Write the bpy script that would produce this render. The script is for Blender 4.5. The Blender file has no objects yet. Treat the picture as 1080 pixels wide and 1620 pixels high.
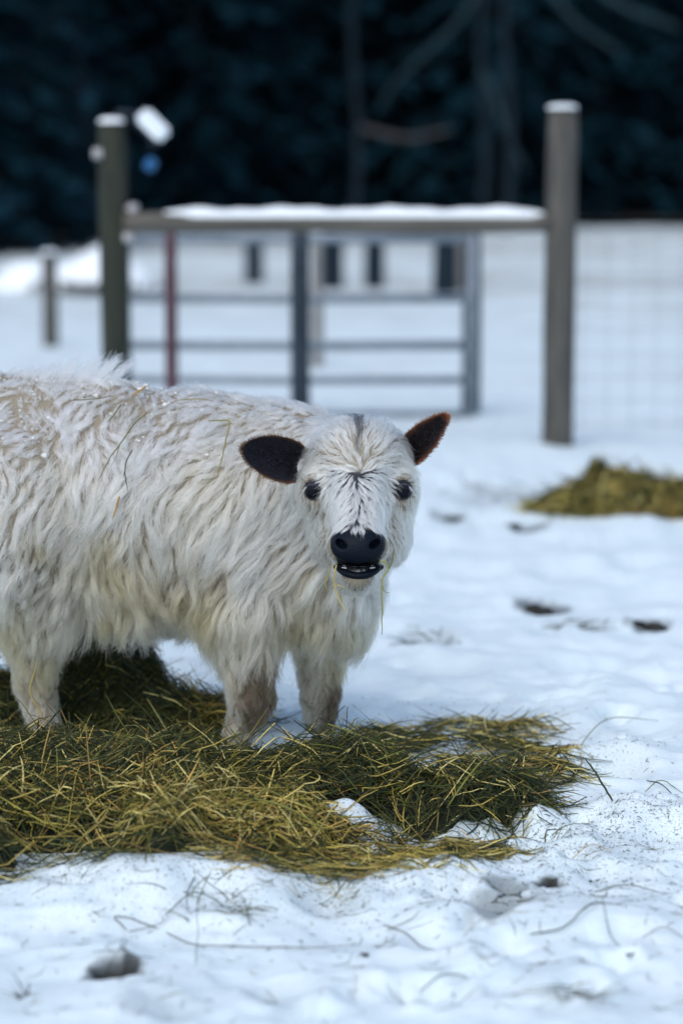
import bpy, bmesh, math, random
import numpy as np
from mathutils import Vector, Matrix, kdtree

rng = np.random.default_rng(11)
random.seed(11)
scene = bpy.context.scene
col = scene.collection

# ------------------------------------------------------------------ camera, world, sun, exposure
LENS, CAM_Z, PITCH = 85.0, 1.44, math.atan(579 / 3825)
cam_d = bpy.data.cameras.new('camera')
cam_d.sensor_fit = 'VERTICAL'
cam_d.sensor_height = 36.0
cam_d.lens = LENS
cam_d.clip_start, cam_d.clip_end = 0.1, 1500
cam_d.dof.use_dof = True
cam_d.dof.focus_distance = 5.34
cam_d.dof.aperture_fstop = 1.55
cam_d.dof.aperture_blades = 9
cam = bpy.data.objects.new('camera', cam_d)
col.objects.link(cam)
cam.location = (0, 0, CAM_Z)
cam.rotation_euler = (math.pi / 2 - PITCH, 0, 0)
scene.camera = cam

SUN_EL, SUN_AZ = math.radians(52), math.radians(-155)   # azimuth from +Y, clockwise seen from above
world = bpy.data.worlds.new('World')
scene.world = world
world.use_nodes = True
wn = world.node_tree
bg = wn.nodes['Background']
sky = wn.nodes.new('ShaderNodeTexSky')
sky.sky_type = 'NISHITA'
sky.sun_disc = False
sky.sun_elevation = SUN_EL
sky.sun_rotation = SUN_AZ
sky.altitude = 200
sky.air_density = 1.0
sky.dust_density = 1.8
sky.ozone_density = 1.0
wn.links.new(sky.outputs[0], bg.inputs[0])
bg.inputs[1].default_value = 0.15

sun_d = bpy.data.lights.new('sun', 'SUN')
sun_d.energy = 1.05
sun_d.angle = math.radians(70)
sun_d.color = (1.0, 0.98, 0.94)
sun = bpy.data.objects.new('sun', sun_d)
col.objects.link(sun)
sdir = Vector((math.cos(SUN_EL) * math.sin(SUN_AZ), math.cos(SUN_EL) * math.cos(SUN_AZ), math.sin(SUN_EL)))
sun.rotation_euler = sdir.to_track_quat('Z', 'Y').to_euler()
sun.location = (-3, -6, 12)

scene.view_settings.view_transform = 'Standard'
scene.view_settings.look = 'None'
scene.view_settings.exposure = 0.42
scene.view_settings.gamma = 1.0
scene.render.engine = 'CYCLES'
scene.cycles.use_denoising = True
scene.cycles.max_bounces = 10
scene.cycles.diffuse_bounces = 4
scene.cycles.transparent_max_bounces = 8

# ------------------------------------------------------------------ helpers: view geometry
FPX = 3825.0
ct, st = math.cos(PITCH), math.sin(PITCH)
CAM = np.array([0, 0, CAM_Z])


def ray(px, py):
    a, b = px - 540.0, py - 810.0
    return np.array([a, FPX * ct - b * st, -FPX * st - b * ct])


def W(px, py, Y):
    """world point seen at a photo pixel, at distance Y from the camera"""
    r = ray(px, py)
    return CAM + r * (Y / r[1])


def G(px, py, z=0.0):
    """ground point seen at a photo pixel"""
    r = ray(px, py)
    return CAM + r * ((z - CAM_Z) / r[2])


# ------------------------------------------------------------------ helpers: noise
def _h(i, j, k, s):
    n = (i.astype(np.int64) * 374761393 + j.astype(np.int64) * 668265263 + k.astype(np.int64) * 2147483647 + s * 974711) & 0xFFFFFFFF
    n = ((n ^ (n >> 13)) * 1274126177) & 0xFFFFFFFF
    n = ((n ^ (n >> 16)) * 2246822519) & 0xFFFFFFFF
    return ((n ^ (n >> 15)) & 0xFFFFFF) / float(0x7FFFFF) - 1.0


def vnoise(p, scale, seed=0):
    q = np.asarray(p, float) / scale
    i = np.floor(q).astype(np.int64)
    f = q - i
    f = f * f * f * (f * (f * 6 - 15) + 10)
    r = 0
    for a in (0, 1):
        for b in (0, 1):
            for c in (0, 1):
                w = (f[..., 0] if a else 1 - f[..., 0]) * (f[..., 1] if b else 1 - f[..., 1]) * (f[..., 2] if c else 1 - f[..., 2])
                r = r + w * _h(i[..., 0] + a, i[..., 1] + b, i[..., 2] + c, seed)
    return r


def vnoise2(x, y, scale, seed=0):
    qx, qy = np.asarray(x, float) / scale, np.asarray(y, float) / scale
    ix, iy = np.floor(qx).astype(np.int64), np.floor(qy).astype(np.int64)
    fx, fy = qx - ix, qy - iy
    fx = fx * fx * fx * (fx * (fx * 6 - 15) + 10)
    fy = fy * fy * fy * (fy * (fy * 6 - 15) + 10)
    z = np.zeros_like(ix)
    return ((_h(ix, iy, z, seed) * (1 - fx) + _h(ix + 1, iy, z, seed) * fx) * (1 - fy)
            + (_h(ix, iy + 1, z, seed) * (1 - fx) + _h(ix + 1, iy + 1, z, seed) * fx) * fy)


def sstep(a, b, x):
    t = np.clip((x - a) / (b - a), 0, 1)
    return t * t * (3 - 2 * t)


# ------------------------------------------------------------------ helpers: objects, meshes, curves
def tag(o, label=None, cat=None, group=None, kind=None):
    if label: o['label'] = label
    if cat: o['category'] = cat
    if group: o['group'] = group
    if kind: o['kind'] = kind
    return o


def empty(name, loc, label, cat, group=None):
    o = bpy.data.objects.new(name, None)
    o.empty_display_size = 0.1
    col.objects.link(o)
    o.location = loc
    return tag(o, label, cat, group)


def place(o, parent):
    col.objects.link(o)
    if parent is not None:
        o.parent = parent
    return o


def np_mesh(name, verts, faces, smooth=True, colors=None):
    verts = np.asarray(verts, np.float32)
    faces = np.asarray(faces, np.int32)
    me = bpy.data.meshes.new(name)
    nf, k = faces.shape
    me.vertices.add(len(verts))
    me.vertices.foreach_set('co', verts.ravel())
    me.loops.add(nf * k)
    me.loops.foreach_set('vertex_index', faces.ravel())
    me.polygons.add(nf)
    me.polygons.foreach_set('loop_start', np.arange(0, nf * k, k, dtype=np.int32))
    me.polygons.foreach_set('use_smooth', np.full(nf, smooth))
    me.update(calc_edges=True)
    if colors is not None:
        a = me.attributes.new('tint', 'FLOAT_COLOR', 'POINT')
        c = np.ones((len(verts), 4), np.float32)
        c[:, :3] = colors
        a.data.foreach_set('color', c.ravel())
    return me


def mesh_obj(name, verts, faces, mat, parent=None, origin=None, smooth=True, colors=None):
    verts = np.asarray(verts, float)
    if origin is None:
        origin = np.array(parent.location) if parent is not None else np.zeros(3)
    me = np_mesh(name, verts - np.asarray(origin), faces, smooth, colors)
    me.materials.append(mat)
    o = bpy.data.objects.new(name, me)
    place(o, parent)
    if parent is None:
        o.location = origin
    return o


def tubes(P, R, sides=3, flat=1.0, cap=False):
    """P (N,K,3) polylines, R (N,K) radii -> verts, quads"""
    P = np.asarray(P, float)
    N, K, _ = P.shape
    R = np.broadcast_to(np.asarray(R, float), (N, K))
    T = np.gradient(P, axis=1)
    T /= np.linalg.norm(T, axis=2, keepdims=True) + 1e-9
    ref = rng.normal(size=(N, 1, 3))
    m = T.mean(axis=1, keepdims=True)
    m /= np.linalg.norm(m, axis=2, keepdims=True) + 1e-9
    ref = ref - m * (ref * m).sum(2, keepdims=True)
    B = np.cross(T, np.broadcast_to(ref, T.shape))
    B /= np.linalg.norm(B, axis=2, keepdims=True) + 1e-9
    Nn = np.cross(B, T)
    ang = np.arange(sides) * 2 * np.pi / sides
    flat = np.broadcast_to(np.asarray(flat, float), (N,))
    V = (P[:, :, None, :] + R[:, :, None, None] * (np.cos(ang)[None, None, :, None] * B[:, :, None, :]
         + flat[:, None, None, None] * np.sin(ang)[None, None, :, None] * Nn[:, :, None, :]))
    idx = np.arange(N * K * sides).reshape(N, K, sides)
    a = idx[:, :-1, :]
    b = idx[:, 1:, :]
    F = np.stack([a, np.roll(a, -1, 2), np.roll(b, -1, 2), b], -1).reshape(-1, 4)
    return V.reshape(-1, 3), F


def one_tube(pts, rad, sides=8):
    """single tube with closed ends -> verts, quads (end caps as degenerate fans)"""
    pts = np.asarray(pts, float)
    K = len(pts)
    rad = np.broadcast_to(np.asarray(rad, float), (K,))
    p = np.concatenate([pts[:1], pts, pts[-1:]])
    r = np.concatenate([[rad[0] * 0.02], rad, [rad[-1] * 0.02]])
    d0 = (pts[1] - pts[0]) / (np.linalg.norm(pts[1] - pts[0]) + 1e-9)
    d1 = (pts[-1] - pts[-2]) / (np.linalg.norm(pts[-1] - pts[-2]) + 1e-9)
    p[0] = p[1] - d0 * rad[0] * 0.03
    p[-1] = p[-2] + d1 * rad[-1] * 0.03
    return tubes(p[None], r[None], sides)


def merge(parts):
    V, F, n = [], [], 0
    for v, f in parts:
        V.append(v)
        F.append(np.asarray(f) + n)
        n += len(v)
    return np.concatenate(V), np.concatenate(F)


def spline(pts, n):
    """smooth resampling of a polyline (Catmull-Rom)"""
    p = np.asarray(pts, float)
    p = np.concatenate([[2 * p[0] - p[1]], p, [2 * p[-1] - p[-2]]])
    t = np.linspace(0, len(p) - 3 - 1e-6, n)
    i = t.astype(int)
    f = (t - i)[:, None]
    a, b, c, d = p[i], p[i + 1], p[i + 2], p[i + 3]
    return 0.5 * (2 * b + (c - a) * f + (2 * a - 5 * b + 4 * c - d) * f ** 2 + (3 * b - a - 3 * c + d) * f ** 3)


def hair_obj(name, P, R, C, mat, parent):
    """P (N,K,3) world points; R (N,K); C (N,K,3)"""
    N, K, _ = P.shape
    hc = bpy.data.hair_curves.new(name)
    hc.add_curves([K] * N)
    P = (P - np.array(parent_origin(parent))).astype(np.float32)
    hc.attributes['position'].data.foreach_set('vector', P.ravel())
    ra = hc.attributes.get('radius') or hc.attributes.new('radius', 'FLOAT', 'POINT')
    ra.data.foreach_set('value', np.broadcast_to(R, (N, K)).astype(np.float32).ravel())
    ca = hc.attributes.new('tint', 'FLOAT_COLOR', 'POINT')
    cc = np.ones((N, K, 4), np.float32)
    cc[..., :3] = C
    ca.data.foreach_set('color', cc.ravel())
    hc.materials.append(mat)
    o = bpy.data.objects.new(name, hc)
    place(o, parent)
    return o


def parent_origin(p):
    o = np.zeros(3)
    while p is not None:
        o = o + np.array(p.location)
        p = p.parent
    return o


# ------------------------------------------------------------------ materials
def new_mat(name):
    m = bpy.data.materials.new(name)
    m.use_nodes = True
    nt = m.node_tree
    return m, nt, nt.nodes['Principled BSDF']


def mat_noise(name, c1, c2, scale=8.0, rough=0.8, stretch=(1, 1, 1), bump=0.0, metallic=0.0, spec=0.3, detail=6):
    m, nt, b = new_mat(name)
    tc = nt.nodes.new('ShaderNodeTexCoord')
    mp = nt.nodes.new('ShaderNodeMapping')
    mp.inputs['Scale'].default_value = stretch
    nz = nt.nodes.new('ShaderNodeTexNoise')
    nz.inputs['Scale'].default_value = scale
    nz.inputs['Detail'].default_value = detail
    rp = nt.nodes.new('ShaderNodeValToRGB')
    rp.color_ramp.elements[0].position = 0.3
    rp.color_ramp.elements[1].position = 0.7
    rp.color_ramp.elements[0].color = (*c1, 1)
    rp.color_ramp.elements[1].color = (*c2, 1)
    nt.links.new(tc.outputs['Object'], mp.inputs[0])
    nt.links.new(mp.outputs[0], nz.inputs['Vector'])
    nt.links.new(nz.outputs[0], rp.inputs[0])
    nt.links.new(rp.outputs[0], b.inputs['Base Color'])
    b.inputs['Roughness'].default_value = rough
    b.inputs['Metallic'].default_value = metallic
    b.inputs['Specular IOR Level'].default_value = spec
    if bump:
        bp = nt.nodes.new('ShaderNodeBump')
        bp.inputs['Strength'].default_value = bump
        bp.inputs['Distance'].default_value = 0.01
        nt.links.new(nz.outputs[0], bp.inputs['Height'])
        nt.links.new(bp.outputs[0], b.inputs['Normal'])
    return m


def mat_tint(name, rough=0.7, spec=0.25, transl=0.0, noise=0.0, nscale=300.0):
    m, nt, b = new_mat(name)
    at = nt.nodes.new('ShaderNodeAttribute')
    at.attribute_name = 'tint'
    src = at.outputs['Color']
    if noise:
        nz = nt.nodes.new('ShaderNodeTexNoise')
        nz.inputs['Scale'].default_value = nscale
        mx = nt.nodes.new('ShaderNodeMix')
        mx.data_type = 'RGBA'
        mx.blend_type = 'MULTIPLY'
        mx.inputs[0].default_value = noise
        nt.links.new(src, mx.inputs[6])
        nt.links.new(nz.outputs[1], mx.inputs[7])
        src = mx.outputs[2]
    nt.links.new(src, b.inputs['Base Color'])
    b.inputs['Roughness'].default_value = rough
    b.inputs['Specular IOR Level'].default_value = spec
    if transl:
        out = nt.nodes['Material Output']
        tr = nt.nodes.new('ShaderNodeBsdfTranslucent')
        ms = nt.nodes.new('ShaderNodeMixShader')
        ms.inputs[0].default_value = transl
        nt.links.new(src, tr.inputs[0])
        nt.links.new(b.outputs[0], ms.inputs[1])
        nt.links.new(tr.outputs[0], ms.inputs[2])
        nt.links.new(ms.outputs[0], out.inputs['Surface'])
    return m


def mat_hair(name, rough=0.45):
    m, nt, b = new_mat(name)
    nt.nodes.remove(b)
    at = nt.nodes.new('ShaderNodeAttribute')
    at.attribute_name = 'tint'
    h = nt.nodes.new('ShaderNodeBsdfHairPrincipled')
    h.model = 'CHIANG'
    h.parametrization = 'COLOR'
    h.inputs['Roughness'].default_value = rough
    h.inputs['Radial Roughness'].default_value = 0.75
    h.inputs['Coat'].default_value = 0.0
    nt.links.new(at.outputs['Color'], h.inputs['Color'])
    nt.links.new(h.outputs[0], nt.nodes['Material Output'].inputs['Surface'])
    return m


def mat_snow_ground():
    m, nt, b = new_mat('trampled_snow')
    L = nt.links
    tc = nt.nodes.new('ShaderNodeTexCoord')
    dent_dark = nt.nodes.new('ShaderNodeAttribute')
    dent_dark.attribute_name = 'tint'          # r dent darkening, g chaff, b brown grass
    sep = nt.nodes.new('ShaderNodeSeparateColor')
    L.new(dent_dark.outputs['Color'], sep.inputs[0])

    def noise(scale, detail=5, rough=0.55):
        n = nt.nodes.new('ShaderNodeTexNoise')
        n.inputs['Scale'].default_value = scale
        n.inputs['Detail'].default_value = detail
        n.inputs['Roughness'].default_value = rough
        L.new(tc.outputs['Object'], n.inputs['Vector'])
        return n

    def ramp(src, p0, p1, c0=(0, 0, 0, 1), c1=(1, 1, 1, 1)):
        r = nt.nodes.new('ShaderNodeValToRGB')
        r.color_ramp.elements[0].position, r.color_ramp.elements[1].position = p0, p1
        r.color_ramp.elements[0].color, r.color_ramp.elements[1].color = c0, c1
        L.new(src, r.inputs[0])
        return r

    def math_(op, a, bb, clamp=False):
        n = nt.nodes.new('ShaderNodeMath')
        n.operation = op
        n.use_clamp = clamp
        for i, s in enumerate((a, bb)):
            if isinstance(s, (int, float)):
                n.inputs[i].default_value = s
            else:
                L.new(s, n.inputs[i])
        return n.outputs[0]

    def mix(fac, a, bb):
        n = nt.nodes.new('ShaderNodeMix')
        n.data_type = 'RGBA'
        L.new(fac, n.inputs[0])
        for i, s in ((6, a), (7, bb)):
            if isinstance(s, tuple):
                n.inputs[i].default_value = s
            else:
                L.new(s, n.inputs[i])
        return n.outputs[2]

    base = ramp(noise(6, 6).outputs[0], 0.3, 0.7, (0.67, 0.78, 0.80, 1), (0.77, 0.86, 0.87, 1)).outputs[0]
    specks = ramp(noise(170, 2, 0.5).outputs[0], 0.60, 0.66).outputs[0]
    speck2 = ramp(noise(420, 2, 0.5).outputs[0], 0.60, 0.68).outputs[0]
    sp = math_('MULTIPLY', math_('ADD', specks, speck2, True), sep.outputs[1], True)
    c = mix(sp, base, (0.045, 0.05, 0.02, 1))
    bg_n = math_('MULTIPLY', ramp(noise(1.6, 6, 0.65).outputs[0], 0.35, 0.62).outputs[0], sep.outputs[2], True)
    c = mix(bg_n, c, (0.24, 0.20, 0.13, 1))
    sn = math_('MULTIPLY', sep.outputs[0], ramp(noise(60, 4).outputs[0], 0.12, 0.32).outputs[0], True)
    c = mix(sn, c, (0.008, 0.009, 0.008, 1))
    L.new(c, b.inputs['Base Color'])
    b.inputs['Roughness'].default_value = 0.62
    b.inputs['Specular IOR Level'].default_value = 0.25
    b1, b2 = nt.nodes.new('ShaderNodeBump'), nt.nodes.new('ShaderNodeBump')
    b1.inputs['Strength'].default_value = 0.5
    b1.inputs['Distance'].default_value = 0.006
    b2.inputs['Strength'].default_value = 0.45
    b2.inputs['Distance'].default_value = 0.002
    L.new(noise(45, 5, 0.6).outputs[0], b1.inputs['Height'])
    L.new(noise(330, 3, 0.6).outputs[0], b2.inputs['Height'])
    L.new(b1.outputs[0], b2.inputs['Normal'])
    L.new(b2.outputs[0], b.inputs['Normal'])
    return m


M_GROUND = mat_snow_ground()
M_CRUMB = mat_noise('snow_crumbs', (0.80, 0.80, 0.75), (0.88, 0.88, 0.84), 400, 1.0, bump=0.6, spec=0.0)
M_SNOW = mat_noise('fresh_snow', (0.80, 0.86, 0.88), (0.88, 0.92, 0.93), 40, 0.6, bump=0.4)
M_POST = mat_noise('weathered_post_wood', (0.045, 0.045, 0.04), (0.115, 0.108, 0.095), 14, 0.85, (3, 3, 0.25), bump=0.6)
M_POST_GREEN = mat_noise('algae_dark_post_wood', (0.014, 0.02, 0.014), (0.04, 0.042, 0.028), 12, 0.85, (3, 3, 0.3), bump=0.6)
M_RAIL = mat_noise('weathered_rail_wood', (0.055, 0.052, 0.045), (0.14, 0.13, 0.11), 14, 0.85, (0.2, 3, 3), bump=0.6)
M_GALV = mat_noise('galvanised_tube', (0.16, 0.20, 0.23), (0.25, 0.29, 0.33), 20, 0.5, metallic=0.3)
M_NAVY = mat_noise('dark_painted_steel', (0.012, 0.02, 0.032), (0.03, 0.045, 0.06), 16, 0.6)
M_RED = mat_noise('faded_red_steel', (0.07, 0.03, 0.04), (0.12, 0.065, 0.075), 18, 0.7)
M_GREYWOOD = mat_noise('grey_split_wood', (0.13, 0.125, 0.12), (0.27, 0.26, 0.24), 14, 0.85, (3, 3, 0.3))
M_WIRE = mat_noise('fence_wire', (0.16, 0.17, 0.18), (0.28, 0.29, 0.3), 60, 0.5, metallic=0.5)
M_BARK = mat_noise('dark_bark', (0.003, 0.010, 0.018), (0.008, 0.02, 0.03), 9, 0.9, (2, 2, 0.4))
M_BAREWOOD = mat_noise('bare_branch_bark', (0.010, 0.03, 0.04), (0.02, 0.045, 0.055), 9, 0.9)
M_DEADWOOD = mat_noise('pale_broken_wood', (0.04, 0.042, 0.045), (0.08, 0.075, 0.075), 9, 0.9)
M_NEEDLE = mat_noise('spruce_needles', (0.002, 0.018, 0.031), (0.006, 0.034, 0.048), 1.2, 0.9, spec=0.1)  # dark teal: the blue shade of the woods put into the needle colour
M_LITTER = mat_noise('forest_litter', (0.012, 0.014, 0.013), (0.03, 0.032, 0.028), 3, 0.95)
M_HAY = mat_tint('dried_hay', 0.5, 0.35, transl=0.06)
M_HAYCORE = mat_noise('shade_dark_hay_core', (0.004, 0.008, 0.005), (0.018, 0.022, 0.009), 60, 0.9, bump=0.8)  # near black: deep shade between the strands put into the core colour
M_SKIN = mat_tint('hide', 0.7, 0.25)
M_COAT = mat_hair('cream_hair')
M_HOOF = mat_noise('hoof_horn', (0.05, 0.045, 0.04), (0.16, 0.14, 0.11), 30, 0.5)
M_BLUE = mat_noise('blue_plastic', (0.01, 0.08, 0.20), (0.015, 0.11, 0.26), 8, 0.4)
M_PORC = mat_noise('porcelain', (0.42, 0.40, 0.40), (0.6, 0.58, 0.58), 8, 0.35)
M_CLOD = mat_noise('frozen_mud', (0.014, 0.014, 0.012), (0.04, 0.038, 0.03), 50, 0.85, bump=0.6)

m_nose, nt, b = new_mat('wet_nose_leather')
vo = nt.nodes.new('ShaderNodeTexVoronoi')
vo.inputs['Scale'].default_value = 260
bp = nt.nodes.new('ShaderNodeBump')
bp.inputs['Strength'].default_value = 0.8
bp.inputs['Distance'].default_value = 0.001
tcn = nt.nodes.new('ShaderNodeTexCoord')
nt.links.new(tcn.outputs['Object'], vo.inputs['Vector'])
nt.links.new(vo.outputs['Distance'], bp.inputs['Height'])
nt.links.new(bp.outputs[0], b.inputs['Normal'])
b.inputs['Base Color'].default_value = (0.004, 0.007, 0.013, 1)
b.inputs['Roughness'].default_value = 0.42
b.inputs['Specular IOR Level'].default_value = 0.10
M_NOSE = m_nose
m_eye, nt, b = new_mat('dark_eye')
b.inputs['Base Color'].default_value = (0.006, 0.007, 0.012, 1)
b.inputs['Roughness'].default_value = 0.1
b.inputs['Specular IOR Level'].default_value = 0.08
M_EYE = m_eye
m_tooth, nt, b = new_mat('tooth_enamel')
b.inputs['Base Color'].default_value = (0.8, 0.78, 0.72, 1)
b.inputs['Roughness'].default_value = 0.25
M_TOOTH = m_tooth

# ------------------------------------------------------------------ ground
# (photo px, photo py, radius m, depth m, darkening 0..1)
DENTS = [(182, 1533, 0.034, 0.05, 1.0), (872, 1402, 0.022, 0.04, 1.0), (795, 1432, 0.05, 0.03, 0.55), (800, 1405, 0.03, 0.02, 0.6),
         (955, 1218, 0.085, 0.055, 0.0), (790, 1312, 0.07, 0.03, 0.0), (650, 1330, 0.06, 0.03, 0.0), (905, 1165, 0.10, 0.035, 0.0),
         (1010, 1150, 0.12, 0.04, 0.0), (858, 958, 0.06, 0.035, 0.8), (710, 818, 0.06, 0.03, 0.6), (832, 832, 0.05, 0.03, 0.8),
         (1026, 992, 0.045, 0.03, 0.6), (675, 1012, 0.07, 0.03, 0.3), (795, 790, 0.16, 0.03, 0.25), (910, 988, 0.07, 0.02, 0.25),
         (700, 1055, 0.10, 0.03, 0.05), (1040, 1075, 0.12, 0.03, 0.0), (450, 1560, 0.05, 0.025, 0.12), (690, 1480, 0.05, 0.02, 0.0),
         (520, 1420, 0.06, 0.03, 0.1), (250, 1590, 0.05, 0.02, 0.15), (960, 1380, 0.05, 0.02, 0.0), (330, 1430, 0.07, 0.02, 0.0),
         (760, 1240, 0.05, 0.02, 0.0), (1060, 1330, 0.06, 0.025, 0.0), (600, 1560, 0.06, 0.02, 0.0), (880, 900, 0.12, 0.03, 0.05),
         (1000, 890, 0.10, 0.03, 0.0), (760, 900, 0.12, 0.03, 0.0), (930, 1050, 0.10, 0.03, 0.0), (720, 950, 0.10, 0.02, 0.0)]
BUMPS = [(545, 1300, 0.06, 0.065), (1010, 1290, 0.12, 0.05), (1000, 1195, 0.10, 0.03), (300, 1400, 0.22, 0.03), (130, 1420, 0.16, 0.025),
         (880, 1330, 0.10, 0.025), (700, 1390, 0.14, 0.02), (620, 1420, 0.10, 0.02), (215, 1515, 0.05, 0.012), (900, 1450, 0.14, 0.02)]
DENTS = [(G(a, b_)[0], G(a, b_)[1], r, d, s) for a, b_, r, d, s in DENTS]
BUMPS = [(G(a, b_)[0], G(a, b_)[1], r, d) for a, b_, r, d in BUMPS]


rp_ = np.random.default_rng(404)
PX0, PX1, PY0, PY1, PST = -1.7, 3.2, 3.6, 12.2, 0.008
_ax, _ay = np.arange(PX0, PX1, PST), np.arange(PY0, PY1, PST)
PRINTS = np.zeros((len(_ax), len(_ay)))


def stamp(cx, cy, ang, dep, k):
    i0, i1 = int((cx - 0.16 - PX0) / PST), int((cx + 0.16 - PX0) / PST)
    j0, j1 = int((cy - 0.16 - PY0) / PST), int((cy + 0.16 - PY0) / PST)
    if i0 < 0 or j0 < 0 or i1 >= len(_ax) or j1 >= len(_ay):
        return
    A, B = np.meshgrid(_ax[i0:i1] - cx, _ay[j0:j1] - cy, indexing='ij')
    u, v_ = (A * math.cos(ang) + B * math.sin(ang)) / k, (-A * math.sin(ang) + B * math.cos(ang)) / k
    v_ = v_ + 0.012 * vnoise2(A + cx, B + cy, 0.03, 44)
    q = (u / 0.055) ** 2 + (v_ / 0.045) ** 2
    z = -dep * 0.55 * np.exp(-q ** 2) + dep * 0.30 * np.exp(-((np.sqrt(q) - 1.45) / 0.3) ** 2) * (0.6 + 0.8 * vnoise2(A + cx, B + cy, 0.04, 45))
    for sg in (-1, 1):
        z = z - dep * 0.6 * np.exp(-(((u - 0.004) / 0.036) ** 2 + ((v_ - sg * 0.017) / 0.014) ** 2) ** 2)
    PRINTS[i0:i1, j0:j1] += z


for k in range(250):
    if k < 34:
        g_ = G(rp_.uniform(560, 1150), rp_.uniform(1090, 1420))
    elif k < 50:
        g_ = G(rp_.uniform(-50, 1120), rp_.uniform(1390, 1600))
    else:
        g_ = np.array([rp_.uniform(-1.5, 3.0), rp_.uniform(5.6, 12)])
    if any((g_[0] - q[0]) ** 2 + (g_[1] - q[1]) ** 2 < 0.16 ** 2 for q in DENTS[:2]):
        continue
    stamp(g_[0], g_[1], rp_.uniform(0, 6.28), rp_.uniform(0.012, 0.032), rp_.uniform(0.8, 1.3))

PRINTS = np.clip(PRINTS, -0.045, 0.010)


def prints(x, y):
    fx, fy = (x - PX0) / PST, (y - PY0) / PST
    ok = (fx > 1) & (fy > 1) & (fx < len(_ax) - 3) & (fy < len(_ay) - 3)
    fx, fy = np.clip(fx, 1, len(_ax) - 3), np.clip(fy, 1, len(_ay) - 3)
    i, j = fx.astype(int), fy.astype(int)
    a, b_ = fx - i, fy - j
    return ok * ((PRINTS[i, j] * (1 - a) + PRINTS[i + 1, j] * a) * (1 - b_) + (PRINTS[i, j + 1] * (1 - a) + PRINTS[i + 1, j + 1] * a) * b_)


def H(x, y):
    x, y = np.asarray(x, float), np.asarray(y, float)
    near = 1 - sstep(9, 16, y)
    z = 0.016 * vnoise2(x, y, 0.42, 1) + 0.014 * vnoise2(x, y, 0.19, 2) * near + 0.008 * vnoise2(x, y, 0.085, 3) * near
    z = z + 0.0022 * vnoise2(x, y, 0.035, 4) * (1 - sstep(6.3, 7.2, y)) * (1 - sstep(1.1, 1.5, np.abs(x)))
    z = z + 0.007 * (1 - np.abs(vnoise2(x, y, 0.16, 7))) ** 4 * near + 0.004 * (1 - np.abs(vnoise2(x, y, 0.07, 8))) ** 4 * near + prints(x, y)
    z = z + 0.05 * vnoise2(x, y, 2.6, 5) * sstep(7, 14, y)
    for cx, cy, r, d, s in DENTS:
        q = ((x - cx) / r) ** 2 + ((y - cy) / (r * 1.15)) ** 2
        z = z - d * np.exp(-q ** 1.5) + 0.18 * d * np.exp(-((np.sqrt(q) - 1.5) / 0.4) ** 2)
    for cx, cy, r, d in BUMPS:
        z = z + d * np.exp(-((x - cx) / r) ** 2 - ((y - cy) / (r * 0.8)) ** 2)
    return z


def axis_lines(lo, a, b_, hi, step, grow):
    core = np.arange(a, b_ + 1e-6, step)
    up, s, v = [], step, core[-1]
    while v < hi:
        s *= grow
        v += s
        up.append(v)
    dn, s, v = [], step, core[0]
    while v > lo:
        s *= grow
        v -= s
        dn.append(v)
    return np.array(dn[::-1] + list(core) + up)


gx = axis_lines(-260, -1.15, 1.15, 260, 0.0105, 1.07)
gy = axis_lines(-60, 3.7, 6.4, 420, 0.0105, 1.045)
X, Y = np.meshgrid(gx, gy, indexing='ij')
Z = H(X, Y)
dent_dark = np.zeros_like(X)
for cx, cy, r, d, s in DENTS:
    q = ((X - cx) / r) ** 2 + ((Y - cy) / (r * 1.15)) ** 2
    dent_dark = np.maximum(dent_dark, s * np.exp(-(q * (0.42 + 0.2 * vnoise2(X, Y, 0.02, 77))) ** 4))  # dark tone over dent floors and walls, soil round the clods
chaff_c = [(G(a, b_)[0], G(a, b_)[1], r, w) for a, b_, r, w in
           [(900, 1330, 0.25, 0.9), (1040, 1300, 0.2, 0.8), (760, 1300, 0.2, 0.6), (560, 1350, 0.25, 1.0), (650, 1370, 0.2, 0.8), (300, 1330, 0.5, 0.9),
            (900, 1400, 0.3, 0.35), (0, 1330, 0.4, 1.0), (760, 1190, 0.35, 0.8), (545, 1290, 0.1, 0.9), (850, 1200, 0.2, 0.6), (1000, 1400, 0.2, 0.4),
            (500, 1400, 0.25, 0.5), (180, 1120, 0.5, 0.8)]]
chaff = np.zeros_like(X)
for cx, cy, r, w in chaff_c:
    chaff = np.maximum(chaff, w * np.exp(-(((X - cx) ** 2 + (Y - cy) ** 2) / r ** 2) ** 1.2))
brown = 0.45 * sstep(17, 22, Y) * (1 - sstep(40, 60, Y)) + 0.18 * sstep(11, 14, Y)
brown = np.clip(brown, 0, 0.8) * (0.5 + 0.5 * (vnoise2(X * 0.25, Y, 2.3, 9) > 0.15))
nx, ny = X.shape
idx = np.arange(nx * ny).reshape(nx, ny)
F = np.stack([idx[:-1, :-1], idx[1:, :-1], idx[1:, 1:], idx[:-1, 1:]], -1).reshape(-1, 4)
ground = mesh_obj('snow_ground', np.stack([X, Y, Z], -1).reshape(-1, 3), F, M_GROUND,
                  colors=np.stack([dent_dark, chaff, brown], -1).reshape(-1, 3))
tag(ground, 'trampled snowy pasture ground with footprints and scattered chaff', 'snow', kind='structure')

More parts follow.
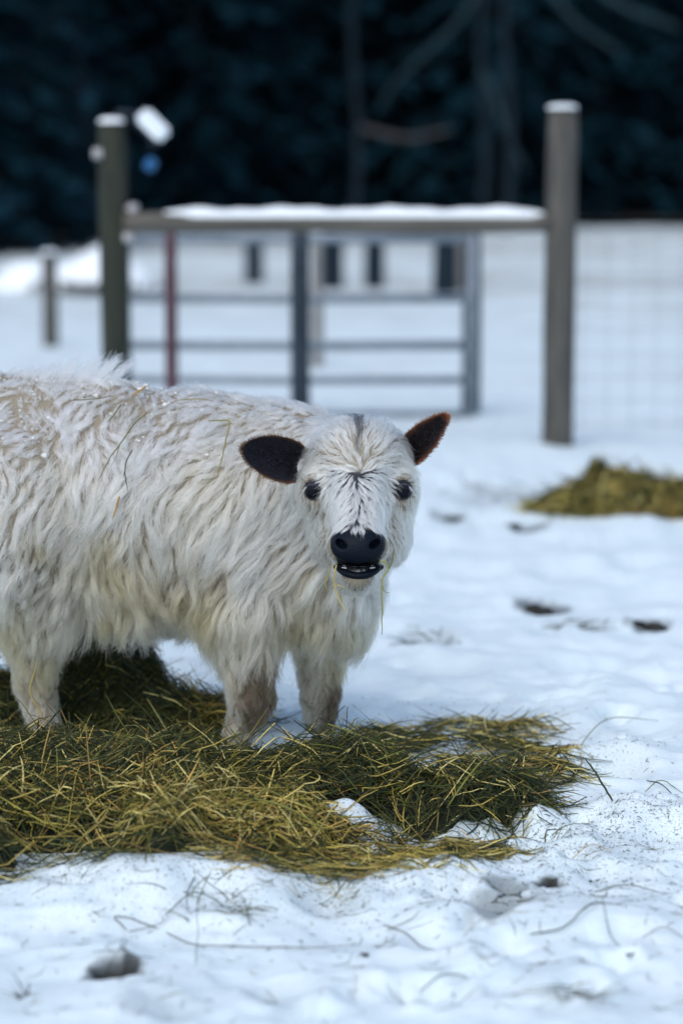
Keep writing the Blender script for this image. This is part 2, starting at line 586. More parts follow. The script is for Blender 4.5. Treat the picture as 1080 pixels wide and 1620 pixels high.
# forest floor under the trees
fx, fy = np.meshgrid(np.linspace(-60, 60, 61), np.linspace(43, 110, 40), indexing='ij')
edge = 0.8 * vnoise2(fx, fy, 3.0, 21)
fy = fy + edge - 12 * sstep(-1.8, -5, fx) * (1 - (fy - 43) / 67)
ii = np.arange(fx.size).reshape(fx.shape)
Ff = np.stack([ii[:-1, :-1], ii[1:, :-1], ii[1:, 1:], ii[:-1, 1:]], -1).reshape(-1, 4)
ff = mesh_obj('forest_floor', np.stack([fx, fy, H(fx, fy) + 0.12], -1).reshape(-1, 3), Ff, M_LITTER)
tag(ff, 'dark needle litter under the trees behind the snowy field', 'forest floor', kind='structure')

# ------------------------------------------------------------------ fence, gate, posts
def rough_post(name, base, height, r, mat, parent, lean=(0, 0), sides=14, seed=0):
    n = 14
    t = np.linspace(0, 1, n)
    ang = np.arange(sides) * 2 * np.pi / sides
    V = np.zeros((n + 1, sides, 3))
    for k in range(n):
        rr = r * (1.03 - 0.06 * t[k]) * (1 + 0.035 * vnoise2(np.cos(ang) * 2 + seed, np.full(sides, t[k] * 5.0), 1.0, seed) + 0.04 * np.cos(4 * ang))
        if k == n - 1:
            rr = rr * 0.9
        V[k, :, 0] = base[0] + lean[0] * t[k] + rr * np.cos(ang)
        V[k, :, 1] = base[1] + lean[1] * t[k] + rr * np.sin(ang)
        V[k, :, 2] = base[2] - 0.15 + (height + 0.15) * t[k]
    V[n] = V[n - 1].mean(0) + (V[n - 1] - V[n - 1].mean(0)) * 0.02
    idx = np.arange((n + 1) * sides).reshape(n + 1, sides)
    a, b_ = idx[:-1], idx[1:]
    F = np.stack([a, np.roll(a, -1, 1), np.roll(b_, -1, 1), b_], -1).reshape(-1, 4)
    return mesh_obj(name, V.reshape(-1, 3), F, mat, parent, origin=parent_origin(parent))


def snow_cap(name, c, rx, ry, h, parent, seed=0, nu=20, nv=7):
    u = np.arange(nu) * 2 * np.pi / nu
    V = []
    for k in range(nv):
        f = k / (nv - 1)
        rad = math.cos(f * math.pi / 2) ** 0.6 if k < nv - 1 else 0.02
        w = 1 + 0.10 * vnoise2(np.cos(u) * 1.5 + seed, np.sin(u) * 1.5 + f, 1.0, seed)
        V.append(np.stack([c[0] + rx * rad * w * np.cos(u), c[1] + ry * rad * w * np.sin(u), np.full(nu, c[2] - 0.006 + h * math.sin(f * math.pi / 2))], -1))
    V = np.array(V)
    idx = np.arange(nv * nu).reshape(nv, nu)
    a, b_ = idx[:-1], idx[1:]
    F = np.stack([a, np.roll(a, -1, 1), np.roll(b_, -1, 1), b_], -1).reshape(-1, 4)
    return mesh_obj(name, V.reshape(-1, 3), F, M_SNOW, parent, origin=parent_origin(parent))


FY = 11.7
rp = W(881, 690, FY)
lp = W(186, 690, FY)
rz_top, lz_top = W(881, 170, FY)[2], W(186, 192, FY)[2]
gz = 0.0
fence = empty('rail_fence', (rp[0], FY, 0), 'wooden rail fence of two tall posts and one snow topped rail behind the calf', 'fence')
rough_post('post', (rp[0], FY, gz), rz_top, 0.073, M_POST, fence, lean=(0.005, 0), seed=3)['label'] = 'tall grey weathered post at right end of the rail'
rough_post('post', (lp[0], FY, gz), lz_top, 0.068, M_POST_GREEN, fence, lean=(-0.005, 0), seed=5)['label'] = 'dark green stained post at left end of the rail'
snow_cap('snow_cap', (rp[0] + 0.005, FY, rz_top), 0.074, 0.074, 0.022, fence, 2)
snow_cap('snow_cap', (lp[0] - 0.005, FY, lz_top), 0.066, 0.066, 0.026, fence, 4)
zr = W(540, 353, FY)[2]
xa, xb = W(197, 353, FY)[0], W(868, 353, FY)[0]
t = np.linspace(0, 1, 16)
pts = np.stack([xa + (xb - xa) * t, np.full(16, FY - 0.02), zr + 0.004 * np.sin(t * 7)], -1)
v, f = one_tube(pts, 0.05 + 0.003 * np.sin(t * 11), 12)
rail = mesh_obj('rail', v, f, M_RAIL, fence)
# snow lying along the rail: a long loaf
n, s = 40, 9
t = np.linspace(0.075, 1, n)
th = np.linspace(0, math.pi, s)
V = np.zeros((n, s, 3))
for k in range(n):
    e = min(1, (k + 0.3) / 4, (n - k - 0.7) / 3) ** 0.5
    hh = (0.042 + 0.006 * math.sin(k * 0.6) + 0.004 * math.sin(k * 1.7)) * e
    V[k, :, 0] = xa + (xb - xa) * t[k]
    V[k, :, 1] = FY - 0.02 - 0.044 * e * np.cos(th)
    V[k, :, 2] = zr + 0.03 + hh * np.sin(th) ** 0.7
ii = np.arange(n * s).reshape(n, s)
F = np.stack([ii[:-1, :-1], ii[1:, :-1], ii[1:, 1:], ii[:-1, 1:]], -1).reshape(-1, 4)
so = mesh_obj('snow_load', V.reshape(-1, 3), F, M_SNOW, rail, origin=parent_origin(rail) )
so['label'] = 'long ridge of snow lying on the rail'
# insulators on the left post
for k, (px, py) in enumerate([(158, 243), (208, 330), (200, 375)]):
    c = W(px, py, FY - 0.03)
    d = -1 if px < 186 else 1
    pts = np.array([c + np.array([-d * 0.04, 0.02, 0]), c + np.array([-d * 0.01, 0.0, 0]), c, c + np.array([d * 0.012, -0.005, 0]), c + np.array([d * 0.024, -0.01, 0.0])])
    v, f = one_tube(pts, [0.010, 0.012, 0.030, 0.018, 0.028], 12)
    mesh_obj('insulator', v, f, M_PORC, fence)

# fixture on top of the left post: arm, tilted snow covered panel, blue unit below
fix = empty('bracket_fixture', tuple(W(190, 187, FY)), 'bracket with tilted snow covered panel fixed on top of the left post', 'bracket')
a0, a1 = W(186, 184, FY), W(222, 182, FY)
v, f = one_tube([a0 + np.array([0, 0, -0.03]), a0 + np.array([0, 0, 0.02]), a1 + np.array([0, 0, 0.005])], 0.012, 8)
mesh_obj('arm', v, f, M_NAVY, fix)
pc = W(238, 203, FY)


def slab(c, half, rot, parent, name, mat, bev=0.006, origin=None):
    bm = bmesh.new()
    bmesh.ops.create_cube(bm, size=2)
    bmesh.ops.scale(bm, vec=half, verts=bm.verts)
    bmesh.ops.bevel(bm, geom=bm.edges[:], offset=bev, segments=2, affect='EDGES')
    bmesh.ops.rotate(bm, cent=(0, 0, 0), matrix=rot, verts=bm.verts)
    o0 = parent_origin(parent)
    bmesh.ops.translate(bm, vec=tuple(np.asarray(c) - o0), verts=bm.verts)
    me = bpy.data.meshes.new(name)
    bm.to_mesh(me)
    bm.free()
    me.materials.append(mat)
    o = bpy.data.objects.new(name, me)
    return place(o, parent)


rot = Matrix.Rotation(math.radians(45), 3, 'Y') @ Matrix.Rotation(math.radians(38), 3, 'X')
panel = slab(pc, (0.085, 0.06, 0.010), rot, fix, 'panel', M_NAVY)
slab(pc + np.array(rot @ Vector((0, -0.004, 0.03))), (0.083, 0.057, 0.024), rot, panel, 'snow_load', M_SNOW, 0.018)
v, f = one_tube([pc, W(238, 240, FY)], 0.006, 6)
mesh_obj('hanger', v, f, M_NAVY, fix)
slab(W(238, 260, FY), (0.03, 0.03, 0.035), Matrix.Rotation(math.radians(30), 3, 'Y'), fix, 'lamp_body', M_BLUE, 0.012)

# tube gate behind the rail
GY = 13.0
gxa, gxb = W(200, 500, GY)[0], W(746, 500, GY)[0]
gate = empty('tube_gate', ((gxa + gxb) / 2, GY, 0), 'galvanised tube gate standing in the snow behind the rail fence', 'gate')
zt, zb = W(500, 377, GY)[2], W(500, 656, GY)[2]
for py, rr in ((377, 0.026), (472, 0.026), (546, 0.026), (601, 0.022), (656, 0.022)):
    z = W(500, py, GY)[2]
    v, f = one_tube([(gxa, GY, z), ((gxa + gxb) / 2, GY, z - 0.004), (gxb, GY, z)], rr, 10)
    mesh_obj('bar', v, f, M_GALV, gate)
for x in (gxa, gxb):
    v, f = one_tube([(x, GY - 0.003, zb - 0.02), (x, GY - 0.003, zt + 0.02)], 0.026, 10)
    mesh_obj('upright', v, f, M_GALV, gate)

GH = lambda x, y: float(H(np.array([x]), np.array([y]))[0])


def standing_post(name, px, py_top, Yd, r, mat, label, cat, cap=True, group=None, sides=10, lean=(0, 0)):
    p = W(px, 500, Yd)
    zt_ = W(px, py_top, Yd)[2]
    g = GH(p[0], Yd)
    e = empty(name, (p[0], Yd, g), label, cat, group)
    rough_post('shaft', (p[0], Yd, g), zt_ - g, r, mat, e, lean=lean, sides=sides, seed=int(px))
    if cap:
        snow_cap('snow_cap', (p[0] + lean[0], Yd, zt_), r * 1.05, r * 1.05, r * 0.5, e, int(px) % 7)
    return e


standing_post('steel_post', 475, 366, 12.6, 0.048, M_NAVY, 'thick dark navy post in the middle of the tube gate', 'post', cap=False)
standing_post('steel_post', 271, 366, 12.4, 0.032, M_RED, 'faded red post between left fence post and dark navy post', 'post', cap=False)
standing_post('wooden_post', 502, 372, 15.5, 0.035, M_GREYWOOD, 'thin pale grey post just right of the dark navy post', 'post')
standing_post('wooden_post', 746, 368, 13.25, 0.05, M_NAVY, 'dark post behind the right end of the tube gate', 'post', cap=False)
standing_post('wooden_post', 80, 400, 17.5, 0.055, M_POST, 'grey post standing alone left of the rail fence', 'post')
standing_post('wooden_post', 402, 380, 26, 0.10, M_NAVY, 'small far dark post seen under the left half of the rail', 'post', cap=False)
standing_post('wooden_post', 524, 368, 25, 0.12, M_BARK, 'far dark brown post just right of the thin pale post', 'post', cap=False)
standing_post('wooden_post', 592, 366, 25, 0.10, M_BARK, 'far dark post alone under the middle of the rail', 'post', cap=False)
standing_post('wooden_post', 704, 366, 24, 0.12, M_BARK, 'far thick dark post left of the gate end', 'post', cap=False)
standing_post('wooden_post', 726, 364, 24.6, 0.10, M_GREYWOOD, 'far brownish post close behind the gate end', 'post', cap=False)

# wire mesh fence running right from the tall post
wf = empty('wire_fence', (rp[0] + 0.08, FY + 0.02, 0), 'thin square wire mesh fence running right from the tall grey post', 'fence')
x0, x1 = rp[0] + 0.06, rp[0] + 2.9
for k in range(9):
    z = 0.10 + 0.115 * k
    t = np.linspace(0, 1, 8)
    pts = np.stack([x0 + (x1 - x0) * t, np.full(8, FY + 0.02) + 0.25 * t, z - 0.012 * np.sin(t * math.pi)], -1)
    v, f = one_tube(pts, 0.0016, 4)
    mesh_obj('line_wire', v, f, M_WIRE, wf)
for k in range(24):
    xx = x0 + 0.06 + k * 0.12
    t = (xx - x0) / (x1 - x0)
    v, f = one_tube([(xx, FY + 0.024 + 0.25 * t, 0.06), (xx, FY + 0.024 + 0.25 * t, 1.04)], 0.0014, 4)
    mesh_obj('stay_wire', v, f, M_WIRE, wf)
rough_post('end_post', (x1, FY + 0.28, 0), 1.5, 0.06, M_POST, wf, seed=8)

# snow bank with brush at the left edge of the field
for k, (px, py, rx, h, lab) in enumerate([(55, 452, 0.55, 0.36, 'low snow covered bank behind the lone grey post'),
                                          (160, 452, 0.62, 0.42, 'snow covered bank just behind the left fence post')]):
    c = G(px, py)
    uu = np.linspace(-1, 1, 26)
    A, B = np.meshgrid(uu, uu, indexing='ij')
    rr = np.sqrt(A ** 2 + B ** 2)
    zz = h * np.clip(1 - rr ** 2, 0, 1) ** 0.8 * (1 + 0.25 * vnoise2(A * 2 + k * 9, B * 2, 0.7, 31)) - 0.08
    ii = np.arange(26 * 26).reshape(26, 26)
    F = np.stack([ii[:-1, :-1], ii[1:, :-1], ii[1:, 1:], ii[:-1, 1:]], -1).reshape(-1, 4)
    o = mesh_obj('snow_bank', np.stack([c[0] + A * rx, c[1] + B * rx * 0.8, zz], -1).reshape(-1, 3), F, M_SNOW, origin=(c[0], c[1], 0))
    tag(o, lab, 'snow bank')

# ------------------------------------------------------------------ woods
def conifer_meshes(seed):
    r = np.random.default_rng(seed)
    ht = 13.0
    tv, tf = one_tube(np.stack([np.zeros(8), np.zeros(8), np.linspace(-0.3, ht, 8)], -1), np.linspace(0.2, 0.02, 8), 8)
    bl, V, F = [], [], []
    z = 0.25
    while z < ht - 0.3:
        nb = 9
        R = 2.5 * (1 - z / ht) ** 0.8 + 0.15
        for k in range(nb):
            a = r.uniform(0, 2 * math.pi)
            L = R * r.uniform(0.7, 1.15)
            tt = np.linspace(0, 1, 5)
            rad = L * tt
            zz = z + 0.12 * L * tt - 0.42 * L * tt ** 2
            bl.append(np.stack([rad * math.cos(a), rad * math.sin(a), zz], -1))
            for q in range(12):
                u = r.uniform(0.12, 1.0)
                p = np.array([L * u * math.cos(a), L * u * math.sin(a), z + 0.12 * L * u - 0.42 * L * u * u])
                da = a + r.choice([-1, 1]) * r.uniform(0.3, 1.2)
                ln = r.uniform(0.28, 0.6) * (1.1 - 0.5 * u)
                w = r.uniform(0.08, 0.17)
                d = np.array([math.cos(da), math.sin(da), r.uniform(-0.75, -0.1)])
                sd = np.cross(d, [0, 0, 1])
                sd /= np.linalg.norm(sd)
                sd = sd * w + np.array([0, 0, r.uniform(-0.08, 0.08)])
                n0 = len(V)
                V += [p, p + d * ln * 0.5 + sd, p + d * ln, p + d * ln * 0.5 - sd + np.array([0, 0, -0.05])]
                F.append([n0, n0 + 1, n0 + 2, n0 + 3])
        z += 0.30 + 0.012 * z
    bv, bf = tubes(np.array(bl), np.linspace(0.028, 0.006, 5)[None], 3)
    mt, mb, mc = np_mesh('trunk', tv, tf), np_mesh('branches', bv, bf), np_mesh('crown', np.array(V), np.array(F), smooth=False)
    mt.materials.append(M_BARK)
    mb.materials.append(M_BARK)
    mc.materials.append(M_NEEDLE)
    return mt, mb, mc


variants = [conifer_meshes(s) for s in (3, 4, 5)]
r_ = np.random.default_rng(5)
spots = []
for row, (yy, step) in enumerate([(46, 2.5), (49.5, 2.4), (53, 2.6), (57, 2.8), (60.5, 2.6), (64, 2.2), (67.5, 2.0)]):
    half = 10 + row * 0.9
    for x in np.arange(-half, half, step):
        spots.append((x + r_.uniform(-0.7, 0.7) + 0.6 * row, yy + r_.uniform(-1.0, 1.0)))
for i, (x, y) in enumerate(spots):
    if x < -2.2:
        y -= min(12, (-2.2 - x) * 4.5)
    mt, mb, mc = variants[i % 3]
    e = empty('spruce_tree', (x, y, GH(x, y) - 0.1), 'dark spruce in the dense woods behind the fence', 'tree', 'spruce trees of the dark woods')
    e.rotation_euler.z = r_.uniform(0, 6.28)
    s = r_.uniform(0.85, 1.25)
    e.scale = (s, s, s * r_.uniform(0.9, 1.1))
    place(bpy.data.objects.new('trunk', mt), e)
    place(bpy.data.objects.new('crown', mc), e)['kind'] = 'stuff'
    place(bpy.data.objects.new('branches', mb), e)['kind'] = 'stuff'

# bare saplings whose pale limbs show against the woods
def bare_tree(paths, Yd, base_px, label, mat=M_BAREWOOD, r0=0.05):
    bx = W(base_px, 400, Yd)[0]
    g = GH(bx, Yd)
    e = empty('bare_sapling', (bx, Yd, g), label, 'tree')
    tp = spline([(bx, Yd, g - 0.2), (bx + 0.06, Yd, g + 1.6), (bx - 0.05, Yd + 0.05, g + 3.4), (bx + 0.1, Yd, g + 5.5), (bx, Yd, g + 8)], 16)
    v, f = one_tube(tp, np.linspace(0.09, 0.02, 16), 8)
    mesh_obj('trunk', v, f, M_BARK, e)
    for path, rr in paths:
        pts = [W(a, b_, Yd - 0.1 * i) for i, (a, b_) in enumerate(path)]
        zst = pts[0][2]
        k = int(np.clip(np.searchsorted(tp[:, 2], zst), 0, 15))
        pts = spline([tp[k]] + pts, 18)
        v, f = one_tube(pts, np.linspace(rr, rr * 0.35, 18), 7)
        mesh_obj('limb', v, f, mat, e)
    return e


bare_tree([([(850, -40), (905, 30), (985, 85)], 0.09), ([(890, -60), (975, 5), (1075, 45)], 0.10)], 40, 800, 'bare tree whose pale limbs slant down at the top right')
bare_tree([([(95, 10), (45, 90), (10, 190), (-10, 290)], 0.10), ([(60, -30), (20, 60), (-15, 130)], 0.08)], 38, 130, 'bare tree with limbs arching down at the left edge')
bare_tree([([(735, 20), (690, 70), (630, 125), (600, 170)], 0.07), ([(780, 150), (800, 210), (830, 270)], 0.09)], 42, 760, 'bare tree with drooping limbs left of the tall grey post')
bare_tree([([(640, 218), (690, 210), (712, 205)], 0.06)], 41, 560, 'bare tree with one pale brown broken limb above the rail', mat=M_DEADWOOD)

# ------------------------------------------------------------------ hay
def hay_height(blobs):
    def M(x, y):
        x, y = np.asarray(x, float), np.asarray(y, float)
        m = np.zeros_like(x)
        wob = 1 + 0.38 * vnoise2(x, y, 0.17, 41) + 0.18 * vnoise2(x, y, 0.05, 42)
        for cx, cy, rx, ry, h in blobs:
            q = (((x - cx) / rx) ** 2 + ((y - cy) / ry) ** 2) * wob
            m = np.maximum(m, h * np.clip(1 - q, 0, 1) ** 0.7 * (1 + 0.22 * vnoise2(x, y, 0.09, 43) + 0.14 * vnoise2(x, y, 0.17, 46)))
        return m
    return M


STRAW = np.array([[0.44, 0.34, 0.09], [0.31, 0.245, 0.05], [0.56, 0.48, 0.18], [0.22, 0.19, 0.035], [0.38, 0.24, 0.065]])
GREEN = np.array([[0.038, 0.052, 0.014], [0.075, 0.082, 0.018], [0.12, 0.11, 0.022], [0.022, 0.040, 0.014], [0.16, 0.17, 0.035], [0.065, 0.095, 0.022], [0.03, 0.055, 0.02]])


def hay_strands(M, blobs, count, lenr=(0.05, 0.17), rad=(0.0007, 0.0021), yellow=lambda x, y: 0.2, seed=1, spill=1.15, thin=None, lift=0.02, clear=None, tiltk=0.46):
    r = np.random.default_rng(seed)
    w = np.array([b_[2] * b_[3] for b_ in blobs])
    pick = r.choice(len(blobs), size=count, p=w / w.sum())
    B = np.array(blobs)[pick]
    a = r.uniform(0, 2 * np.pi, count)
    q = np.sqrt(r.uniform(0, 1, count)) * spill
    x, y = B[:, 0] + B[:, 2] * q * np.cos(a), B[:, 1] + B[:, 3] * q * np.sin(a)
    if thin is not None:
        k = r.uniform(0, 1, count) < thin(x, y)
        x, y = x[k], y[k]
    n = len(x)
    K = 6
    L = r.uniform(lenr[0], lenr[1], n) * r.choice([0.6, 1.0, 1.25], n)
    az = np.where(r.uniform(0, 1, n) < 0.6, r.uniform(0, 2 * np.pi, n), r.normal(0, 0.6, n))
    curv = r.normal(0, 0.5, n)
    s = np.linspace(-0.5, 0.5, K)
    ang = az[:, None] + curv[:, None] * s[None]
    dx, dy = np.cos(ang) * L[:, None] / (K - 1), np.sin(ang) * L[:, None] / (K - 1)
    px = x[:, None] + np.cumsum(dx, 1) - dx.sum(1, keepdims=True) / 2
    py = y[:, None] + np.cumsum(dy, 1) - dy.sum(1, keepdims=True) / 2
    base = H(px, py) + M(px, py)
    tilt = r.normal(0, tiltk, n)
    arch = np.abs(r.normal(0, tiltk * 0.25, n)) * L
    z = base.mean(1, keepdims=True) * 0.4 + base * 0.6 + s[None] * (tilt * L)[:, None] + arch[:, None] * (0.25 - s[None] ** 2) * 2
    z = np.maximum(z, base - 0.012) + (r.uniform(-0.3, 1, n) * lift)[:, None]
    z = np.maximum(z, H(px, py) + 0.002)
    P = np.stack([px, py, z], -1)
    if clear is not None:
        k = clear(px, py).min(1) > r.uniform(0.02, 0.6, n)
        P, L, x, y = P[k], L[k], x[k], y[k]
        n = len(x)
    kink = r.uniform(0, 1, n) < 0.42
    P[kink, 3:, :] += (r.normal(0, 0.16, (kink.sum(), 1, 3)) * L[kink][:, None, None]) * np.array([0.0, 0.5, 1.0])[None, :, None] * np.array([1, 1, 0.5])
    P[..., 2] = np.maximum(P[..., 2], H(P[..., 0], P[..., 1]) + 0.002)
    R = (r.uniform(rad[0], rad[1], n))[:, None] * np.array([0.7, 1, 1, 1, 0.9, 0.35])[None]
    yl = np.clip(yellow(x, y), 0, 1)
    isy = r.uniform(0, 1, n) < yl
    C = np.where(isy[:, None], 1.45 * STRAW[r.integers(0, len(STRAW), n)], GREEN[r.integers(0, len(GREEN), n)] * 0.72)  # greens scaled down: deep shade of the pile put into their colour
    C = C * r.uniform(0.35, 1.6, (n, 1))
    flat = np.where(r.uniform(0, 1, n) < 0.5, 0.25, 0.9)
    V, Fq = tubes(P, R, 3, flat)
    return V, Fq, np.repeat(C, K * 3, axis=0)


def hay_core(M, blobs, parent, sink=0.02, step=0.02):
    xs = np.arange(min(b_[0] - b_[2] for b_ in blobs), max(b_[0] + b_[2] for b_ in blobs) + step, step)
    ys = np.arange(min(b_[1] - b_[3] for b_ in blobs), max(b_[1] + b_[3] for b_ in blobs) + step, step)
    A, B = np.meshgrid(xs, ys, indexing='ij')
    m = M(A, B)
    Zc = H(A, B) + np.where(m > sink, m - sink, -0.03)
    ii = np.arange(A.size).reshape(A.shape)
    keep = (np.maximum.reduce([m[:-1, :-1], m[1:, :-1], m[1:, 1:], m[:-1, 1:]]) > sink)
    F = np.stack([ii[:-1, :-1], ii[1:, :-1], ii[1:, 1:], ii[:-1, 1:]], -1)[keep]
    used, inv = np.unique(F, return_inverse=True)
    V = np.stack([A, B, Zc], -1).reshape(-1, 3)[used]
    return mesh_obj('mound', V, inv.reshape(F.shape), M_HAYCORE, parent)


def hay_pile(loc, label, blobs, count, stems=0, core=True, stem_seed=7, **kw):
    M = hay_height(blobs)
    e = empty('hay_pile', loc, label, 'hay')
    if core:
        hay_core(M, blobs, e)
    V, F, C = hay_strands(M, blobs, count, **kw)
    o = mesh_obj('strands', V, F, M_HAY, e, smooth=True, colors=C)
    o['kind'] = 'stuff'
    return e, M


snow_lump = (BUMPS[0][0], BUMPS[0][1])
front_blobs = [(-1.05, 5.10, 0.45, 0.40, 0.10), (-0.72, 5.08, 0.45, 0.42, 0.115), (-0.38, 5.05, 0.36, 0.40, 0.105), (-0.20, 4.97, 0.22, 0.24, 0.09),
               (-0.10, 5.16, 0.20, 0.20, 0.10), (0.03, 5.28, 0.15, 0.14, 0.14), (0.20, 5.18, 0.19, 0.11, 0.085), (0.34, 5.17, 0.12, 0.10, 0.07),
               (-0.55, 4.92, 0.30, 0.2, 0.06), (-0.9, 4.82, 0.2, 0.12, 0.04), (0.06, 4.95, 0.10, 0.05, 0.015)]


def lump_mask(x, y):
    return 1 - 0.97 * np.exp(-(((x - snow_lump[0]) / 0.085) ** 2 + ((y - snow_lump[1] + 0.02) / 0.085) ** 2) ** 2)


_m0 = hay_height(front_blobs)
hay_height_front = lambda b_: (lambda x, y: _m0(x, y) * lump_mask(x, y) * (1 - 0.8 * sstep(0.0, 0.25, vnoise2(x, y, 0.12, 57)) * (1 - sstep(4.80, 4.92, y))))
_hh = hay_height
hay_height = hay_height_front
front, MF = hay_pile((-0.3, 5.1, 0), 'big green and yellow hay pile in front of the calf', front_blobs, 22000, seed=3,
                     yellow=lambda x, y: 0.10 + 0.40 * np.exp(-((x + 0.15) / 0.28) ** 2 - ((y - 4.85) / 0.16) ** 2) + 0.22 * np.exp(-((y - 4.82) / 0.14) ** 2),
                     thin=lambda x, y: lump_mask(x, y) * (1 - 0.93 * (vnoise2(x, y, 0.12, 57) > 0.12) * (y < 4.86)), clear=lump_mask)
hay_height = _hh
# single bright stalks lying on the pile, each a part of its own
stem_meshes = []
rs = np.random.default_rng(77)
for k in range(8):
    L = 0.5
    bend = rs.normal(0, 0.10, 2)
    s = np.linspace(-1, 1, 8)
    kk = rs.uniform(-0.5, 0.5)
    pts = np.stack([s * L, bend[0] * (1 - s ** 2) + 0.12 * np.maximum(0, s - kk) * rs.normal(), bend[1] * (1 - s ** 2) + 0.0 * s], -1)
    cc = STRAW[k % 4] * rs.uniform(0.9, 1.25) if k < 6 else GREEN[4] * 1.2
    v, f = one_tube(pts, np.array([0.009, 0.012, 0.0125, 0.014, 0.0125, 0.012, 0.011, 0.006]), 5)
    me = np_mesh('stalk', v, f, True, np.broadcast_to(cc, (len(v), 3)))
    me.materials.append(M_HAY)
    stem_meshes.append(me)
nst = 0
while nst < 190:
    x, y = rs.uniform(-1.0, 0.48), rs.uniform(4.66, 5.42)
    m = float(MF(np.array([x]), np.array([y]))[0])
    if m < 0.015 or rs.uniform() > 0.45 + 0.55 * math.exp(-((x + 0.2) / 0.3) ** 2 - ((y - 4.9) / 0.2) ** 2):
        continue
    L = rs.uniform(0.08, 0.19)
    az = rs.normal(0, 0.9)
    d = np.array([math.cos(az), math.sin(az)]) * L / 2
    z0 = [float(MF(np.array([x + q * d[0]]), np.array([y + q * d[1]]))[0]) + GH(x + q * d[0], y + q * d[1]) for q in (-1, 0, 1)]
    slope = math.atan2(z0[2] - z0[0], L) + rs.normal(0, 0.22)
    o = bpy.data.objects.new('stalk', stem_meshes[rs.integers(0, 8)])
    o.location = (x + 0.3, y - 5.1, max(z0[1], (z0[0] + z0[2]) / 2) + rs.uniform(0.006, 0.02))
    o.rotation_euler = (rs.uniform(0, 6.28), -slope, az)
    o.rotation_mode = 'XYZ'
    sc = L
    tk = rs.uniform(0.75, 1.2) * 0.15
    o.scale = (sc, tk if L < 0.12 else tk, tk)
    place(o, front)
    nst += 1

back_blobs = [(-0.60, 6.08, 0.15, 0.22, 0.20), (-0.46, 5.92, 0.16, 0.15, 0.07), (-0.34, 5.90, 0.11, 0.13, 0.05), (-0.98, 6.05, 0.20, 0.2, 0.10), (-0.78, 6.0, 0.2, 0.16, 0.05)]
hay_pile((-0.6, 6.05, 0), 'dark green hay heap behind the calf between its legs', back_blobs, 7000, seed=5, yellow=lambda x, y: 0.04 + 0.4 * sstep(-0.46, -0.34, x) + 0.4 * sstep(-0.85, -0.95, x))
patch_blobs = [(0.26, 5.60, 0.24, 0.15, 0.025), (0.45, 5.40, 0.09, 0.10, 0.02), (0.16, 5.75, 0.10, 0.08, 0.015)]
hay_pile((0.3, 5.6, 0), 'thin loose hay spread over snow right of the front legs', patch_blobs, 2300, core=False, seed=6, yellow=lambda x, y: 0.32, lift=0.006, tiltk=0.12,
         thin=lambda x, y: 0.06 + 0.94 * (vnoise2(x, y, 0.09, 51) > 0.05))
far_c = G(985, 812)
far_blobs = [(far_c[0], far_c[1], 0.28, 0.16, 0.11), (far_c[0] + 0.3, far_c[1] + 0.03, 0.35, 0.18, 0.10), (far_c[0] - 0.16, far_c[1], 0.2, 0.12, 0.06), (far_c[0] - 0.1, far_c[1] + 0.04, 0.07, 0.07, 0.17)]
hay_pile((far_c[0], far_c[1], 0), 'far olive yellow hay heap on the snow at the right edge', far_blobs, 4200, seed=8, yellow=lambda x, y: 0.42, rad=(0.0015, 0.003))
trail = [(G(a, b_)[0], G(a, b_)[1], r, r * 0.7, 0.012) for a, b_, r in [(690, 1345, 0.10), (620, 1365, 0.12), (760, 1345, 0.06), (520, 1385, 0.07), (400, 1385, 0.08), (820, 1150, 0.07), (740, 1150, 0.08), (640, 1160, 0.05)]]
hay_pile((0.1, 4.9, 0), 'sparse yellowish hay wisps trailing over the snow off the big pile', trail, 1300, core=False, seed=9, yellow=lambda x, y: 0.5, spill=1.4, tiltk=0.15, lift=0.006, rad=(0.0007, 0.0016))

# ------------------------------------------------------------------ calf: signed distance shape
def rcone(p, a, b_, r1, r2):
    a, b_ = np.asarray(a, float), np.asarray(b_, float)
    pa, ba = p - a, b_ - a
    h = np.clip((pa @ ba) / (ba @ ba), 0, 1)
    return np.sqrt(((pa - h[..., None] * ba) ** 2).sum(-1)) - (r1 + (r2 - r1) * h)


def ellip(p, c, r):
    q = (p - np.asarray(c)) / np.asarray(r)
    k0 = np.sqrt((q ** 2).sum(-1)) + 1e-9
    k1 = np.sqrt(((q / np.asarray(r)) ** 2).sum(-1)) + 1e-9
    return k0 * (k0 - 1) / k1


def smin(a, b_, k):
    h = np.clip(0.5 + 0.5 * (b_ - a) / k, 0, 1)
    return b_ + (a - b_) * h - k * h * (1 - h)


def smax(a, b_, k):
    return -smin(-a, -b_, k)


YB = 5.80                                  # body mid-plane


def squash(p, k):
    q = np.array(p, float, copy=True)
    q[..., 1] = (q[..., 1] - YB) / k + YB
    return q


KN_N, KN_F = W(398, 1108, 5.60), W(506, 1100, 5.78)       # front knees
FT_N, FT_F = W(374, 1205, 5.63), W(506, 1190, 5.80)
HK_N, HK_F = W(58, 1085, 5.80), W(-45, 1060, 6.0)
HF_N, HF_F = W(70, 1180, 5.78), W(-30, 1165, 6.0)
for q in (FT_N, FT_F, HF_N, HF_F):
    q[2] = 0.035


def leg_chain(p, pts, rads):
    d = None
    for i in range(len(pts) - 1):
        e = rcone(p, pts[i], pts[i + 1], rads[i], rads[i + 1])
        d = e if d is None else smin(d, e, 0.03)
    return d


